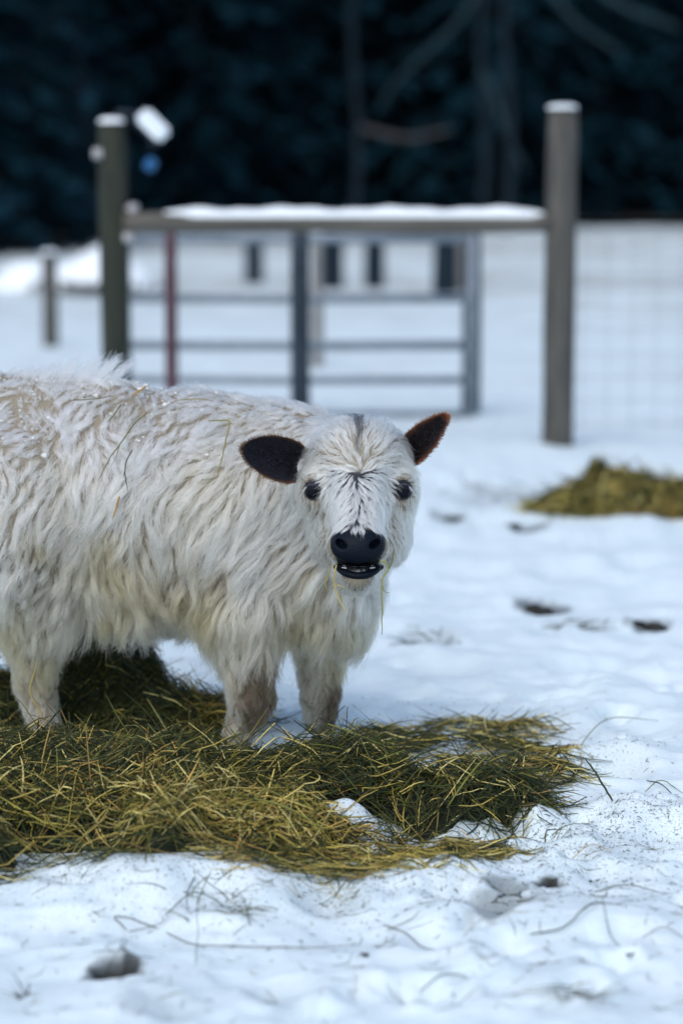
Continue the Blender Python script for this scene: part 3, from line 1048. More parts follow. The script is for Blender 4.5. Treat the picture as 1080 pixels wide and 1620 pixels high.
def sd_trunk(p):
    q = squash(p, 0.86)
    d = rcone(q, (-0.90, YB + 0.06, 0.615), (-0.45, YB, 0.565), 0.235, 0.265)
    d = smin(d, rcone(q, (-0.45, YB, 0.565), (-0.13, YB - 0.06, 0.57), 0.265, 0.22), 0.05)
    d = smin(d, rcone(q, (-0.95, YB + 0.05, 0.76), (-0.58, YB, 0.735), 0.135, 0.142), 0.08)      # rump, loin
    d = smin(d, rcone(q, (-0.32, YB - 0.02, 0.70), (-0.12, YB - 0.08, 0.67), 0.145, 0.13), 0.08)    # withers
    d = smin(d, ellip(p, (-0.24, 5.64, 0.55), (0.16, 0.10, 0.19)), 0.05)                        # shoulder
    d = smin(d, ellip(p, (-0.80, 5.68, 0.58), (0.19, 0.11, 0.20)), 0.05)                        # thigh
    d = smin(d, ellip(p, (-0.80, 5.99, 0.58), (0.18, 0.10, 0.20)), 0.05)
    d = smin(d, rcone(p, (-0.12, 5.72, 0.63), (0.035, 5.53, 0.69), 0.175, 0.095), 0.06)           # neck
    d = smin(d, rcone(p, (-0.06, 5.66, 0.50), (0.035, 5.55, 0.58), 0.135, 0.085), 0.06)           # throat
    d = smin(d, ellip(p, (-0.03, 5.67, 0.40), (0.10, 0.13, 0.14)), 0.05)                        # brisket
    return d


def sd_legs(p):
    d = leg_chain(p, [np.array([-0.235, 5.63, 0.46]), np.array([-0.232, 5.60, 0.34]), KN_N, KN_N + (FT_N - KN_N) * 0.75, FT_N], [0.10, 0.068, 0.045, 0.029, 0.035])
    d = np.minimum(d, leg_chain(p, [np.array([-0.06, 5.78, 0.45]), np.array([-0.052, 5.78, 0.32]), KN_F, KN_F + (FT_F - KN_F) * 0.75, FT_F], [0.095, 0.062, 0.042, 0.029, 0.035]))
    d = np.minimum(d, leg_chain(p, [np.array([-0.79, 5.70, 0.50]), np.array([-0.745, 5.72, 0.37]), HK_N, HK_N + (HF_N - HK_N) * 0.75, HF_N], [0.13, 0.075, 0.042, 0.032, 0.036]))
    d = np.minimum(d, leg_chain(p, [np.array([-0.83, 5.98, 0.50]), np.array([-0.85, 5.98, 0.37]), HK_F, HK_F + (HF_F - HK_F) * 0.75, HF_F], [0.13, 0.075, 0.042, 0.032, 0.036]))
    d = np.minimum(d, rcone(p, (-1.11, 5.88, 0.72), (-1.15, 5.90, 0.35), 0.03, 0.018))           # tail
    return d


HC = dict(cran=W(566, 730, 5.43), brow=W(566, 785, 5.425), jaw=W(570, 845, 5.43), b0=W(566, 765, 5.385), b1=W(566, 852, 5.24),
          muz=W(566, 866, 5.225), j0=W(566, 898, 5.37), j1=W(566, 912, 5.228), slit=W(567, 897, 5.16))


def sd_muzzle(p):
    return ellip(p, HC['muz'], (0.067, 0.052, 0.045))


def sd_chin(p):
    return rcone(p, HC['j0'], HC['j1'], 0.062, 0.033)


def nostrils(d, p, grow_):
    for s in (-1, 1):
        q = p - W(566 + s * 27, 861, 5.180)
        ca, sa = math.cos(s * 0.5), math.sin(s * 0.5)
        q = np.stack([q[..., 0] * ca + q[..., 2] * sa, q[..., 1], -q[..., 0] * sa + q[..., 2] * ca], -1)
        d = smax(d, -ellip(q, (0, 0, 0), (0.0145 + grow_, 0.026 + grow_, 0.0085 + grow_)), 0.005)
    return d


def sd_head(p):
    d = ellip(p, HC['cran'], (0.108, 0.10, 0.098))
    d = smin(d, ellip(p, HC['brow'], (0.118, 0.098, 0.09)), 0.04)
    d = smin(d, ellip(p, HC['jaw'], (0.108, 0.125, 0.094)), 0.04)
    d = smin(d, rcone(p, HC['b0'], HC['b1'], 0.07, 0.047), 0.035)
    for s in (-1, 1):                                             # brow ridges and cheeks
        d = smin(d, ellip(p, W(566 + s * 68, 757, 5.385), (0.03, 0.035, 0.018)), 0.02)
        d = smin(d, ellip(p, W(566 + s * 70, 785, 5.385), (0.028, 0.045, 0.03)), 0.03)
    d = smin(d, sd_muzzle(p), 0.022)
    d = smin(d, sd_chin(p), 0.012)
    d = smax(d, -ellip(p, HC['slit'], (0.046, 0.085, 0.0095)), 0.006)
    return nostrils(d, p, 0.002)


def sd_calf(p):
    d = smin(sd_trunk(p), sd_legs(p), 0.045)
    return smin(d, sd_head(p), 0.05)


def grad(f, p, e=0.004):
    k = np.array([[1, -1, -1], [-1, -1, 1], [-1, 1, -1], [1, 1, 1]], float)
    g = sum(k[i] * f(p + k[i] * e)[..., None] for i in range(4))
    return g / (np.linalg.norm(g, axis=-1, keepdims=True) + 1e-12)


def surface_net(f, xs, ys, zs, polish=2):
    A, B, C = np.meshgrid(xs, ys, zs, indexing='ij')
    val = np.empty(A.shape)
    for i in range(0, len(xs), 16):
        val[i:i + 16] = f(np.stack([A[i:i + 16], B[i:i + 16], C[i:i + 16]], -1))
    s = val < 0
    nxx, nyy, nzz = s.shape
    cnt = np.zeros((nxx - 1, nyy - 1, nzz - 1), int)
    for a in (0, 1):
        for b_ in (0, 1):
            for c in (0, 1):
                cnt += s[a:nxx - 1 + a, b_:nyy - 1 + b_, c:nzz - 1 + c]
    mask = (cnt > 0) & (cnt < 8)
    ci = np.argwhere(mask)
    idm = -np.ones(mask.shape, int)
    idm[mask] = np.arange(len(ci))
    acc, num = np.zeros((len(ci), 3)), np.zeros(len(ci))
    cs = [xs, ys, zs]
    corners = [(a, b_, c) for a in (0, 1) for b_ in (0, 1) for c in (0, 1)]
    for u in corners:
        for ax in range(3):
            if u[ax]:
                continue
            w = list(u)
            w[ax] = 1
            iu, iw = ci + np.array(u), ci + np.array(w)
            vu, vw = val[tuple(iu.T)], val[tuple(iw.T)]
            k = (vu < 0) != (vw < 0)
            t = np.where(k, vu / np.where(k, vu - vw, 1), 0)
            pu = np.stack([cs[j][iu[:, j]] for j in range(3)], -1)
            pw = np.stack([cs[j][iw[:, j]] for j in range(3)], -1)
            acc += np.where(k[:, None], pu + (pw - pu) * t[:, None], 0)
            num += k
    V = acc / num[:, None]
    Q = []
    for ax in range(3):
        sl0, sl1 = [slice(1, -1)] * 3, [slice(1, -1)] * 3
        sl0[ax], sl1[ax] = slice(0, -1), slice(1, None)
        s0, s1 = s[tuple(sl0)], s[tuple(sl1)]
        for flip, m in ((False, s0 & ~s1), (True, ~s0 & s1)):
            e = np.argwhere(m)
            off = np.ones(3, int)
            off[ax] = 0
            e = e + off
            o1, o2 = (ax + 1) % 3, (ax + 2) % 3
            d1, d2 = np.zeros(3, int), np.zeros(3, int)
            d1[o1], d2[o2] = 1, 1
            c = [e - d1 - d2, e - d2, e, e - d1]
            q = np.stack([idm[tuple(x.T)] for x in c], -1)
            Q.append(q[:, ::-1] if flip else q)
    Q = np.concatenate(Q)
    Q = Q[(Q >= 0).all(1)]
    for _ in range(polish):
        V = V - 0.8 * f(V)[:, None] * grad(f, V, 0.002)
    return V, Q


def trace(px, py, off=0.0, f=sd_calf):
    """point where the view ray through a photo pixel meets the calf (grown by off)"""
    d = ray(px, py)
    d = d / np.linalg.norm(d)
    t = 4.6
    for _ in range(90):
        v = float(f((CAM + d * t)[None])[0]) - off
        if v < 0.0004 or t > 7.5:
            break
        t += v * 0.8
    return CAM + d * t


CB = np.array([-0.45, 5.78, 0.0])
calf = empty('calf', tuple(CB), 'shaggy cream white calf with dark ears standing behind the hay', 'calf')
xs = np.concatenate([np.arange(-1.24, -0.16, 0.0125), np.arange(-0.16, 0.24, 0.0062)])
ys = np.concatenate([np.arange(5.12, 5.52, 0.0062), np.arange(5.52, 6.12, 0.0125)])
zs = np.concatenate([np.arange(-0.02, 0.46, 0.0115), np.arange(0.46, 0.90, 0.0068)])
BV, BQ = surface_net(sd_calf, xs, ys, zs)

XW, ZW = trace(566, 747)[0], trace(566, 747)[2]             # the hair whorl on the forehead


def head_w(p):
    return sstep(0.03, -0.02, sd_head(p) - smin(sd_trunk(p), sd_legs(p), 0.045))


def dark_zone(p):
    """bare looking dark hide of the nose bridge and the parting on the poll"""
    u, v_ = p[..., 0] - XW, p[..., 2] - ZW
    hw = head_w(p) * (p[..., 1] < 5.46)
    bridge = sstep(0.075, 0.06, np.abs(u)) * sstep(-0.125, -0.10, v_) * sstep(0.010, -0.004, v_)
    part = 0.0 * sstep(0.006, 0.002, np.abs(u + 0.006 * vnoise(p, 0.02, 68))) * sstep(0.025, 0.05, v_)
    return hw * np.maximum(bridge, part)


dz = dark_zone(BV)
wh = np.exp(-((BV[:, 0] - XW) ** 2 + (BV[:, 2] - ZW) ** 2) / 0.008 ** 2)[:, None] * (BV[:, 1:2] < 5.46)
skin = (np.array([0.24, 0.205, 0.15])[None] * (1 - wh) + wh * np.array([0.42, 0.40, 0.34])) * (1 - dz[:, None]) + np.array([0.025, 0.026, 0.032])[None] * dz[:, None]  # body hide darkened: shade between the coat locks put into its tan
mouth = (np.abs(BV[:, 0] - HC['slit'][0]) < 0.050) & (np.abs(BV[:, 2] - HC['slit'][2]) < 0.016) & (BV[:, 1] < 5.27) & (head_w(BV) > 0.5)
for sp_ in (trace(495, 775), trace(637, 775)):
    de = np.linalg.norm((BV - sp_) / np.array([1, 1.6, 1]), axis=1)
    skin = skin + (np.array([0.012, 0.012, 0.016]) - skin) * sstep(0.027, 0.021, de)[:, None]
ul = (np.abs(BV[:, 0] - HC['slit'][0]) < 0.048) & (BV[:, 2] < W(566, 885, 5.19)[2]) & (BV[:, 2] > HC['slit'][2]) & (BV[:, 1] < 5.235)
skin[ul] = (0.012, 0.012, 0.016)
nd = sd_muzzle(BV) < 0.006
nd &= (((BV[:, 0] - W(566, 862, 5.19)[0]) / 0.056) ** 2 + ((BV[:, 2] - W(566, 862, 5.19)[2]) / 0.037) ** 2 < 1) & (BV[:, 1] < 5.24)
skin[nd] = (0.008, 0.008, 0.012)
skin[mouth] = (0.008, 0.008, 0.012)
for kx, ky, kr in ((418, 1100, 0.055), (410, 1140, 0.05), (530, 1115, 0.04), (525, 1145, 0.04)):
    kd_ = np.exp(-(((BV - trace(kx, ky)) ** 2).sum(1) / kr ** 2) ** 1.5)[:, None]
    skin = skin + (np.array([0.075, 0.052, 0.033]) - skin) * kd_
body = mesh_obj('body', BV, BQ, M_SKIN, calf, colors=skin)

# ------------------------------------------------------------------ calf: nose, lip, teeth, eyes, ears, hooves
nz_c = W(566, 862, 5.19)


def sd_nose(p):
    d = sd_muzzle(p) - 0.0045
    u, v_ = (p[..., 0] - nz_c[0]) / 0.061, (p[..., 2] - nz_c[2]) / 0.0405
    lim = (np.power(np.abs(u), 2.4) + np.power(np.abs(v_), 2.4)) ** (1 / 2.4) - 1
    d = smax(d, lim * 0.035, 0.008)
    d = smax(d, p[..., 1] - 5.225, 0.006)
    d = nostrils(d, p, 0.0)
    return d


gxn = np.arange(nz_c[0] - 0.075, nz_c[0] + 0.075, 0.0025)
v, f = surface_net(sd_nose, gxn, np.arange(5.15, 5.25, 0.0025), np.arange(nz_c[2] - 0.06, nz_c[2] + 0.06, 0.0025))
o = mesh_obj('nose', v, f, M_NOSE, calf)
o['label'] = 'wet blue black nose with two nostrils'


LIP = W(567, 909, 5.214)


def sd_lip(p):
    q = np.array(p, float, copy=True)
    q[..., 2] -= 4.5 * (q[..., 0] - LIP[0]) ** 2
    q[..., 1] -= 5.0 * (q[..., 0] - LIP[0]) ** 2
    return ellip(q, LIP, (0.050, 0.024, 0.0115))


v, f = surface_net(sd_lip, np.arange(HC['j1'][0] - 0.07, HC['j1'][0] + 0.07, 0.0025), np.arange(5.16, 5.27, 0.0025), np.arange(HC['j1'][2] - 0.05, HC['j1'][2] + 0.05, 0.0025))
o = mesh_obj('lower_lip', v, f, M_NOSE, calf)
o['label'] = 'dark lower lip of the slightly open mouth'
gm = W(567, 897, 5.240)
v, f = surface_net(lambda p: ellip(p, gm, (0.056, 0.026, 0.0150)), np.arange(gm[0] - 0.066, gm[0] + 0.066, 0.003), np.arange(gm[1] - 0.036, gm[1] + 0.036, 0.003), np.arange(gm[2] - 0.024, gm[2] + 0.024, 0.003))
o = mesh_obj('mouth', v, f, M_EYE, calf)
o['label'] = 'dark inside of the slightly open mouth'
zt_ = W(566, 901, 5.2)[2]
for k in range(4):
    u = (k - 1.5) / 1.5
    c = np.array([HC['slit'][0] + u * 0.030, 5.208 + 0.012 * u * u, zt_])
    bm = bmesh.new()
    bmesh.ops.create_cube(bm, size=1)
    bmesh.ops.scale(bm, vec=(0.0175, 0.006, 0.010), verts=bm.verts)
    bmesh.ops.bevel(bm, geom=bm.edges[:], offset=0.003, segments=2, affect='EDGES')
    bmesh.ops.rotate(bm, cent=(0, 0, 0), matrix=Matrix.Rotation(u * 0.5, 3, 'Z'), verts=bm.verts)
    bmesh.ops.translate(bm, vec=tuple(c - CB), verts=bm.verts)
    me = bpy.data.meshes.new('tooth')
    bm.to_mesh(me)
    bm.free()
    me.materials.append(M_TOOTH)
    place(bpy.data.objects.new('tooth', me), calf)

EYES = []
for s in (-1, 1):
    sp = trace(566 + s * 71, 775)
    nrm = grad(sd_calf, sp[None])[0]
    c = sp - nrm * 0.0105 + np.array([0, -0.005, 0])
    EYES.append((sp, nrm, s))
    u, w_ = np.meshgrid(np.linspace(0, 2 * np.pi, 25)[:-1], np.linspace(0.02, np.pi - 0.02, 14), indexing='ij')
    R = 0.0195
    V = np.stack([R * 0.95 * np.sin(w_) * np.cos(u), R * 0.62 * np.sin(w_) * np.sin(u), R * np.cos(w_)], -1)
    ii = np.arange(V.shape[0] * V.shape[1]).reshape(V.shape[:2])
    a_, b_ = ii[:, :-1], ii[:, 1:]
    Fq = np.stack([a_, b_, np.roll(b_, -1, 0), np.roll(a_, -1, 0)], -1).reshape(-1, 4)
    eo = mesh_obj('eye', V.reshape(-1, 3) + c, Fq, M_EYE, calf)
    # lids: thin shells hugging the eyeball above and below
    for zlo, zhi, tl in ((0.42, 1.0, 0.30), (-1.0, -0.66, -0.12)):
        az = np.linspace(-1.9, 1.9, 22)
        ph = np.linspace(0, 1, 6)
        A_, B_ = np.meshgrid(az, ph, indexing='ij')
        zz = zlo + (zhi - zlo) * B_ - tl * s * np.sin(A_) * ((1 - B_) if zlo > 0 else B_)
        zz = np.clip(zz, -0.999, 0.999)
        hor = np.sqrt(1 - zz ** 2)
        Rl = R * 1.09
        Vl = np.stack([Rl * 0.97 * hor * np.sin(A_), -Rl * 0.66 * hor * np.cos(A_), Rl * zz], -1)
        il = np.arange(Vl.shape[0] * Vl.shape[1]).reshape(Vl.shape[:2])
        Fl = np.stack([il[:-1, :-1], il[1:, :-1], il[1:, 1:], il[:-1, 1:]], -1).reshape(-1, 4)
        edge_ = (1 - B_ if zlo > 0 else B_)
        cl = np.broadcast_to(np.array([0.010, 0.010, 0.014]), edge_.shape + (3,))
        mesh_obj('eyelid', Vl.reshape(-1, 3) + c, Fl, M_SKIN, eo, origin=parent_origin(eo), colors=cl.reshape(-1, 3))


def ear(base, tip, wid, side_dir, cup, label, dark, rim_c, rim_w, prof):
    """leaf shaped cupped ear, two skins with a closed rim"""
    base, tip = np.asarray(base), np.asarray(tip)
    A = tip - base
    L = np.linalg.norm(A)
    A /= L
    Bv = np.asarray(side_dir, float)
    Bv = Bv - A * (A @ Bv)
    Bv /= np.linalg.norm(Bv)
    N = np.cross(A, Bv)
    if N[1] > 0:
        N = -N
    nu, nv = 26, 17
    u = np.linspace(0, 1, nu)
    w = np.interp(u, [0, 0.06, 0.2, 0.4, 0.6, 0.8, 0.92, 1.0], prof) * wid
    vv = np.linspace(-1, 1, nv)
    U, Vv = np.meshgrid(u, vv, indexing='ij')
    edge = np.maximum(np.abs(Vv) ** 3, np.clip((U - 0.86) / 0.14, 0, 1))
    dep = cup * (Vv ** 2 - 0.75) * np.interp(U, [0, 0.3, 0.8, 1], [1.3, 1.0, 0.6, 0.15])
    front = base + A * (U * L)[..., None] + Bv * (Vv * w[:, None])[..., None] + N * dep[..., None]
    back = front - N * (0.0065 * (1 - np.abs(Vv) ** 4) + 0.0008)[..., None]
    V = np.concatenate([front.reshape(-1, 3), back.reshape(-1, 3)])
    ii = np.arange(nu * nv).reshape(nu, nv)
    f1 = np.stack([ii[:-1, :-1], ii[1:, :-1], ii[1:, 1:], ii[:-1, 1:]], -1).reshape(-1, 4)
    f2 = f1[:, ::-1] + nu * nv
    per = list(ii[:, 0]) + list(ii[-1, 1:]) + list(ii[::-1, -1])[1:] + list(ii[0, ::-1])[1:-1]
    per = np.array(per)
    f3 = np.stack([per, np.roll(per, -1), np.roll(per, -1) + nu * nv, per + nu * nv], -1)
    rimmask = sstep(1 - rim_w, 1.0, edge + 0.10 * vnoise(front, 0.012, 3))
    cf = np.asarray(dark) + (np.asarray(rim_c) - np.asarray(dark)) * rimmask[..., None]
    cbk = np.broadcast_to(np.asarray(rim_c) * 0.5, cf.shape)
    o = mesh_obj('ear', V, np.concatenate([f1, f2, f3]), M_SKIN, calf, colors=np.concatenate([cf.reshape(-1, 3), cbk.reshape(-1, 3)]))
    o['label'] = label
    # short hair on the ear
    r = np.random.default_rng(int(abs(tip[0]) * 1000))
    n = 5200
    uu, v2 = r.uniform(0.02, 1, n), r.uniform(-1, 1, n)
    fi, fj = uu * (nu - 1), (v2 + 1) / 2 * (nv - 1)
    i0, j0 = np.minimum(fi.astype(int), nu - 2), np.minimum(fj.astype(int), nv - 2)
    a_, b2 = (fi - i0)[:, None], (fj - j0)[:, None]
    back_side = r.uniform(0, 1, n) < 0.4

    def samp(g):
        return (g[i0, j0] * (1 - a_) + g[i0 + 1, j0] * a_) * (1 - b2) + (g[i0, j0 + 1] * (1 - a_) + g[i0 + 1, j0 + 1] * a_) * b2
    P0 = np.where(back_side[:, None], samp(back), samp(front))
    nn = np.where(back_side[:, None], -N, N)
    rm = samp(rimmask[..., None])[:, 0]
    ln = r.uniform(0.004, 0.009, n) * (1 + 0.5 * rm)
    dirv = A * 0.9 + Bv * (0.75 * v2[:, None] * np.abs(v2[:, None])) + nn * 0.25 + r.normal(0, 0.18, (n, 3))
    dirv /= np.linalg.norm(dirv, axis=1, keepdims=True)
    K = 4
    s_ = np.linspace(0, 1, K)
    P = P0[:, None] + dirv[:, None] * (ln[:, None] * s_[None])[..., None]
    C = np.where((rm > r.uniform(0.25, 0.7, n))[:, None], np.asarray(rim_c) * r.uniform(0.6, 1.5, (n, 1)), np.asarray(dark) * r.uniform(0.6, 1.6, (n, 1)))
    C = np.broadcast_to(C[:, None], (n, K, 3))
    hair_obj('ear_hair', P, np.array([0.0005, 0.00045, 0.0003, 0.0001])[None], C, M_COAT, o)
    return base, A, Bv, N, L


DARK = (0.008, 0.008, 0.014)
e1 = ear(W(482, 738, 5.44), W(385, 709, 5.36), 0.051, (W(440, 690, 5.4) - W(440, 765, 5.4)), 0.034, 'dark ear with thin tan rim, pointing out beside the flank',
         DARK, (0.13, 0.06, 0.025), 0.13, [0.62, 0.74, 0.95, 1.0, 0.93, 0.70, 0.46, 0.14])
e2 = ear(W(634, 729, 5.465), W(704, 660, 5.38), 0.035, (W(640, 680, 5.40) - W(690, 735, 5.37)), 0.026, 'dark ear with broad rusty brown edge, raised at the right',
         (0.012, 0.008, 0.010), (0.13, 0.045, 0.02), 0.75, [0.7, 0.78, 0.95, 1.0, 0.9, 0.62, 0.42, 0.22])

for q in (FT_N, FT_F, HF_N, HF_F):
    g = GH(q[0], q[1])
    hv = []
    for sx in (-1, 1):                       # cloven hoof: two toes
        th = np.arange(12) * 2 * np.pi / 12
        rings = []
        for zz, rr, fw in ((0.0, 1.0, 0.008), (0.02, 0.95, 0.004), (0.045, 0.78, 0.0), (0.055, 0.5, 0.0)):
            rings.append(np.stack([q[0] + sx * 0.0 + 0.034 * rr * np.cos(th) + fw, q[1] + sx * 0.018 + 0.017 * rr * np.sin(th), np.full(12, g - 0.008 + zz)], -1))
        V = np.concatenate(rings)
        ii = np.arange(48).reshape(4, 12)
        a_, b_ = ii[:-1], ii[1:]
        hv.append((V, np.stack([a_, np.roll(a_, -1, 1), np.roll(b_, -1, 1), b_], -1).reshape(-1, 4)))
    v, f = merge(hv)
    mesh_obj('hoof', v, f, M_HOOF, calf)

# ------------------------------------------------------------------ calf: coat
TRI = np.concatenate([BQ[:, [0, 1, 2]], BQ[:, [0, 2, 3]]])


def sample_skin(n, weight, seed):
    r = np.random.default_rng(seed)
    a, b_, c = BV[TRI[:, 0]], BV[TRI[:, 1]], BV[TRI[:, 2]]
    area = np.linalg.norm(np.cross(b_ - a, c - a), axis=1) * weight((a + b_ + c) / 3)
    t = r.choice(len(TRI), size=n, p=area / area.sum())
    u, v_ = r.uniform(0, 1, n), r.uniform(0, 1, n)
    k = u + v_ > 1
    u[k], v_[k] = 1 - u[k], 1 - v_[k]
    return a[t] + (b_[t] - a[t]) * u[:, None] + (c[t] - a[t]) * v_[:, None]


def norm(v_):
    return v_ / (np.linalg.norm(v_, axis=-1, keepdims=True) + 1e-12)


def ear_clear(p):
    return np.ones(len(p))


def bald(p):
    """1 where no coat grows: nose, lip, mouth, eyes"""
    b_ = np.zeros(len(p))
    b_ = np.maximum(b_, (sd_nose(p) < 0.0015) * 1.0)
    b_ = np.maximum(b_, (sd_lip(p) < 0.003) * 1.0)
    for sp, nrm, s in EYES:
        q = p - sp
        e_ = np.sqrt((q[:, 0] / 0.0215) ** 2 + (q[:, 1] / 0.05) ** 2 + ((q[:, 2] + 0.000) / 0.0215) ** 2)
        b_ = np.maximum(b_, (e_ < 1) * 1.0)
    b_ = np.maximum(b_, ((p[:, 2] < 0.045)) * 1.0)
    b_ = np.maximum(b_, (np.abs(p[:, 0] - HC['slit'][0]) < 0.045) * (np.abs(p[:, 2] - HC['slit'][2]) < 0.010) * (p[:, 1] < 5.26))
    return b_


def fields(p, n):
    """flow direction, length, lift, waviness of the coat at skin points"""
    x, y, z = p[:, 0], p[:, 1], p[:, 2]
    hw = head_w(p)
    N_ = len(p)
    # --- trunk
    fl = np.zeros((N_, 3))
    fl[:, 2] = -1.0
    fl[:, 0] = -0.22
    sh = sstep(-0.42, -0.15, x) * sstep(0.40, 0.55, z)                 # neck and shoulder sweep back
    fl[:, 0] -= 0.55 * sh
    top = sstep(0.45, 0.85, n[:, 2])
    fl[:, 0] -= 0.9 * top
    fl[:, 1] += np.sign(y - YB) * 0.6 * top
    nz1 = vnoise(p, 0.14, 61)
    nz2 = vnoise(p, 0.06, 62)
    mess = 1 + 1.6 * sstep(0.66, 0.74, z) * sstep(-0.12, -0.22, x)
    fl[:, 0] += (0.60 * nz1 + 0.42 * nz2) * mess
    fl[:, 2] += 0.25 * vnoise(p, 0.10, 63) * mess
    leg = sstep(0.36, 0.26, z)
    fl = fl * (1 - leg[:, None]) + np.array([0.03, 0.0, -1.0]) * leg[:, None]
    ln = 0.098 + 0.026 * vnoise(p, 0.10, 64)
    ln = ln * (1 - 0.42 * top) * (1 - 0.25 * sstep(0.66, 0.74, z))
    ln = ln + 0.020 * sstep(0.50, 0.38, z) * (1 - leg) + 0.012 * sh
    ln = ln * (1 - leg) + leg * (0.026 + 0.05 * sstep(0.13, 0.30, z))
    rump = sstep(-0.62, -0.72, x) * (1 - leg)
    ln = ln * (1 - 0.35 * rump)
    under = sstep(-0.15, -0.6, n[:, 2])
    lift = 0.34 + 0.16 * top + 1.3 * under * (1 - leg)
    wav = 0.13 + 0.11 * sstep(0.64, 0.74, z) * (1 - rump * 0.3)
    # --- head
    u, v_ = x - XW, z - ZW
    rr = np.sqrt(u * u + v_ * v_) + 1e-6
    hx, hz = u / rr * np.where(v_ < 0, 0.9, 1.1), v_ / rr
    low = sstep(0.0, -0.03, v_)
    hz = hz - 0.35 * low
    swirl = np.exp(-(rr / 0.03) ** 2)
    hx, hz = hx - swirl * v_ / rr * 0.7, hz + swirl * u / rr * 0.7
    hf = np.stack([hx, np.zeros(N_), hz], -1)
    back = sstep(0.07, 0.095, np.abs(u)) + sstep(5.40, 5.46, y)
    back = np.clip(back, 0, 1)
    sidef = np.stack([0.25 * np.sign(u), np.full(N_, 0.45), np.full(N_, -0.75)], -1)
    topf = np.stack([0.9 * np.sign(u) * np.minimum(1, np.abs(u) / 0.02), np.full(N_, 0.6), np.full(N_, -0.1)], -1)
    up = sstep(0.05, 0.08, v_)[:, None]
    hf = hf * (1 - back[:, None]) + back[:, None] * (sidef * (1 - up) + topf * up)
    lowf = sstep(-0.10, -0.13, v_)[:, None]
    hf = hf * (1 - lowf) + lowf * np.stack([0.5 * np.sign(u) * np.minimum(1, np.abs(u) / 0.03), np.full(N_, 0.3), np.full(N_, -0.8)], -1)
    hf[:, 0] += 0.25 * vnoise(p, 0.035, 65)
    hf[:, 2] += 0.2 * vnoise(p, 0.035, 66)
    hl = 0.033 + 0.014 * sstep(0.01, 0.06, v_) + 0.020 * back + 0.006 * vnoise(p, 0.03, 67)
    hl = hl * (1 - 0.45 * sstep(-0.055, -0.09, v_) * (1 - back))
    near_eye = np.zeros(N_)
    for sp, nrm, s in EYES:
        ne = sstep(0.042, 0.024, np.linalg.norm(p - sp, axis=1))
        near_eye = np.maximum(near_eye, ne)
        hf = hf * (1 - ne[:, None]) + 1.2 * norm(p - sp + np.array([0, 0, -0.004])) * ne[:, None]
    hl = hl * (1 - 0.78 * near_eye)
    nose_d = np.sqrt(((x - nz_c[0]) / 1.0) ** 2 + ((z - nz_c[2]) / 0.8) ** 2 + (y - 5.2) ** 2)
    nn = sstep(0.095, 0.06, nose_d)
    hl = hl * (1 - 0.55 * nn)
    lockz = sstep(0.066, 0.055, np.abs(u)) * sstep(0.012, 0.0, v_)
    hl = hl + 0.024 * lockz
    hlift = 0.20 - 0.14 * lockz + 0.22 * sstep(0.02, 0.07, v_) + 0.1 * back - 0.08 * near_eye
    fl = norm(fl) * (1 - hw[:, None]) + norm(hf) * hw[:, None]
    ln = ln * (1 - hw) + hl * hw
    lift = lift * (1 - hw) + hlift * hw
    wav = wav * (1 - hw) + (0.13 + 0.03 * lockz - 0.09 * near_eye) * hw
    return fl, ln, lift, wav


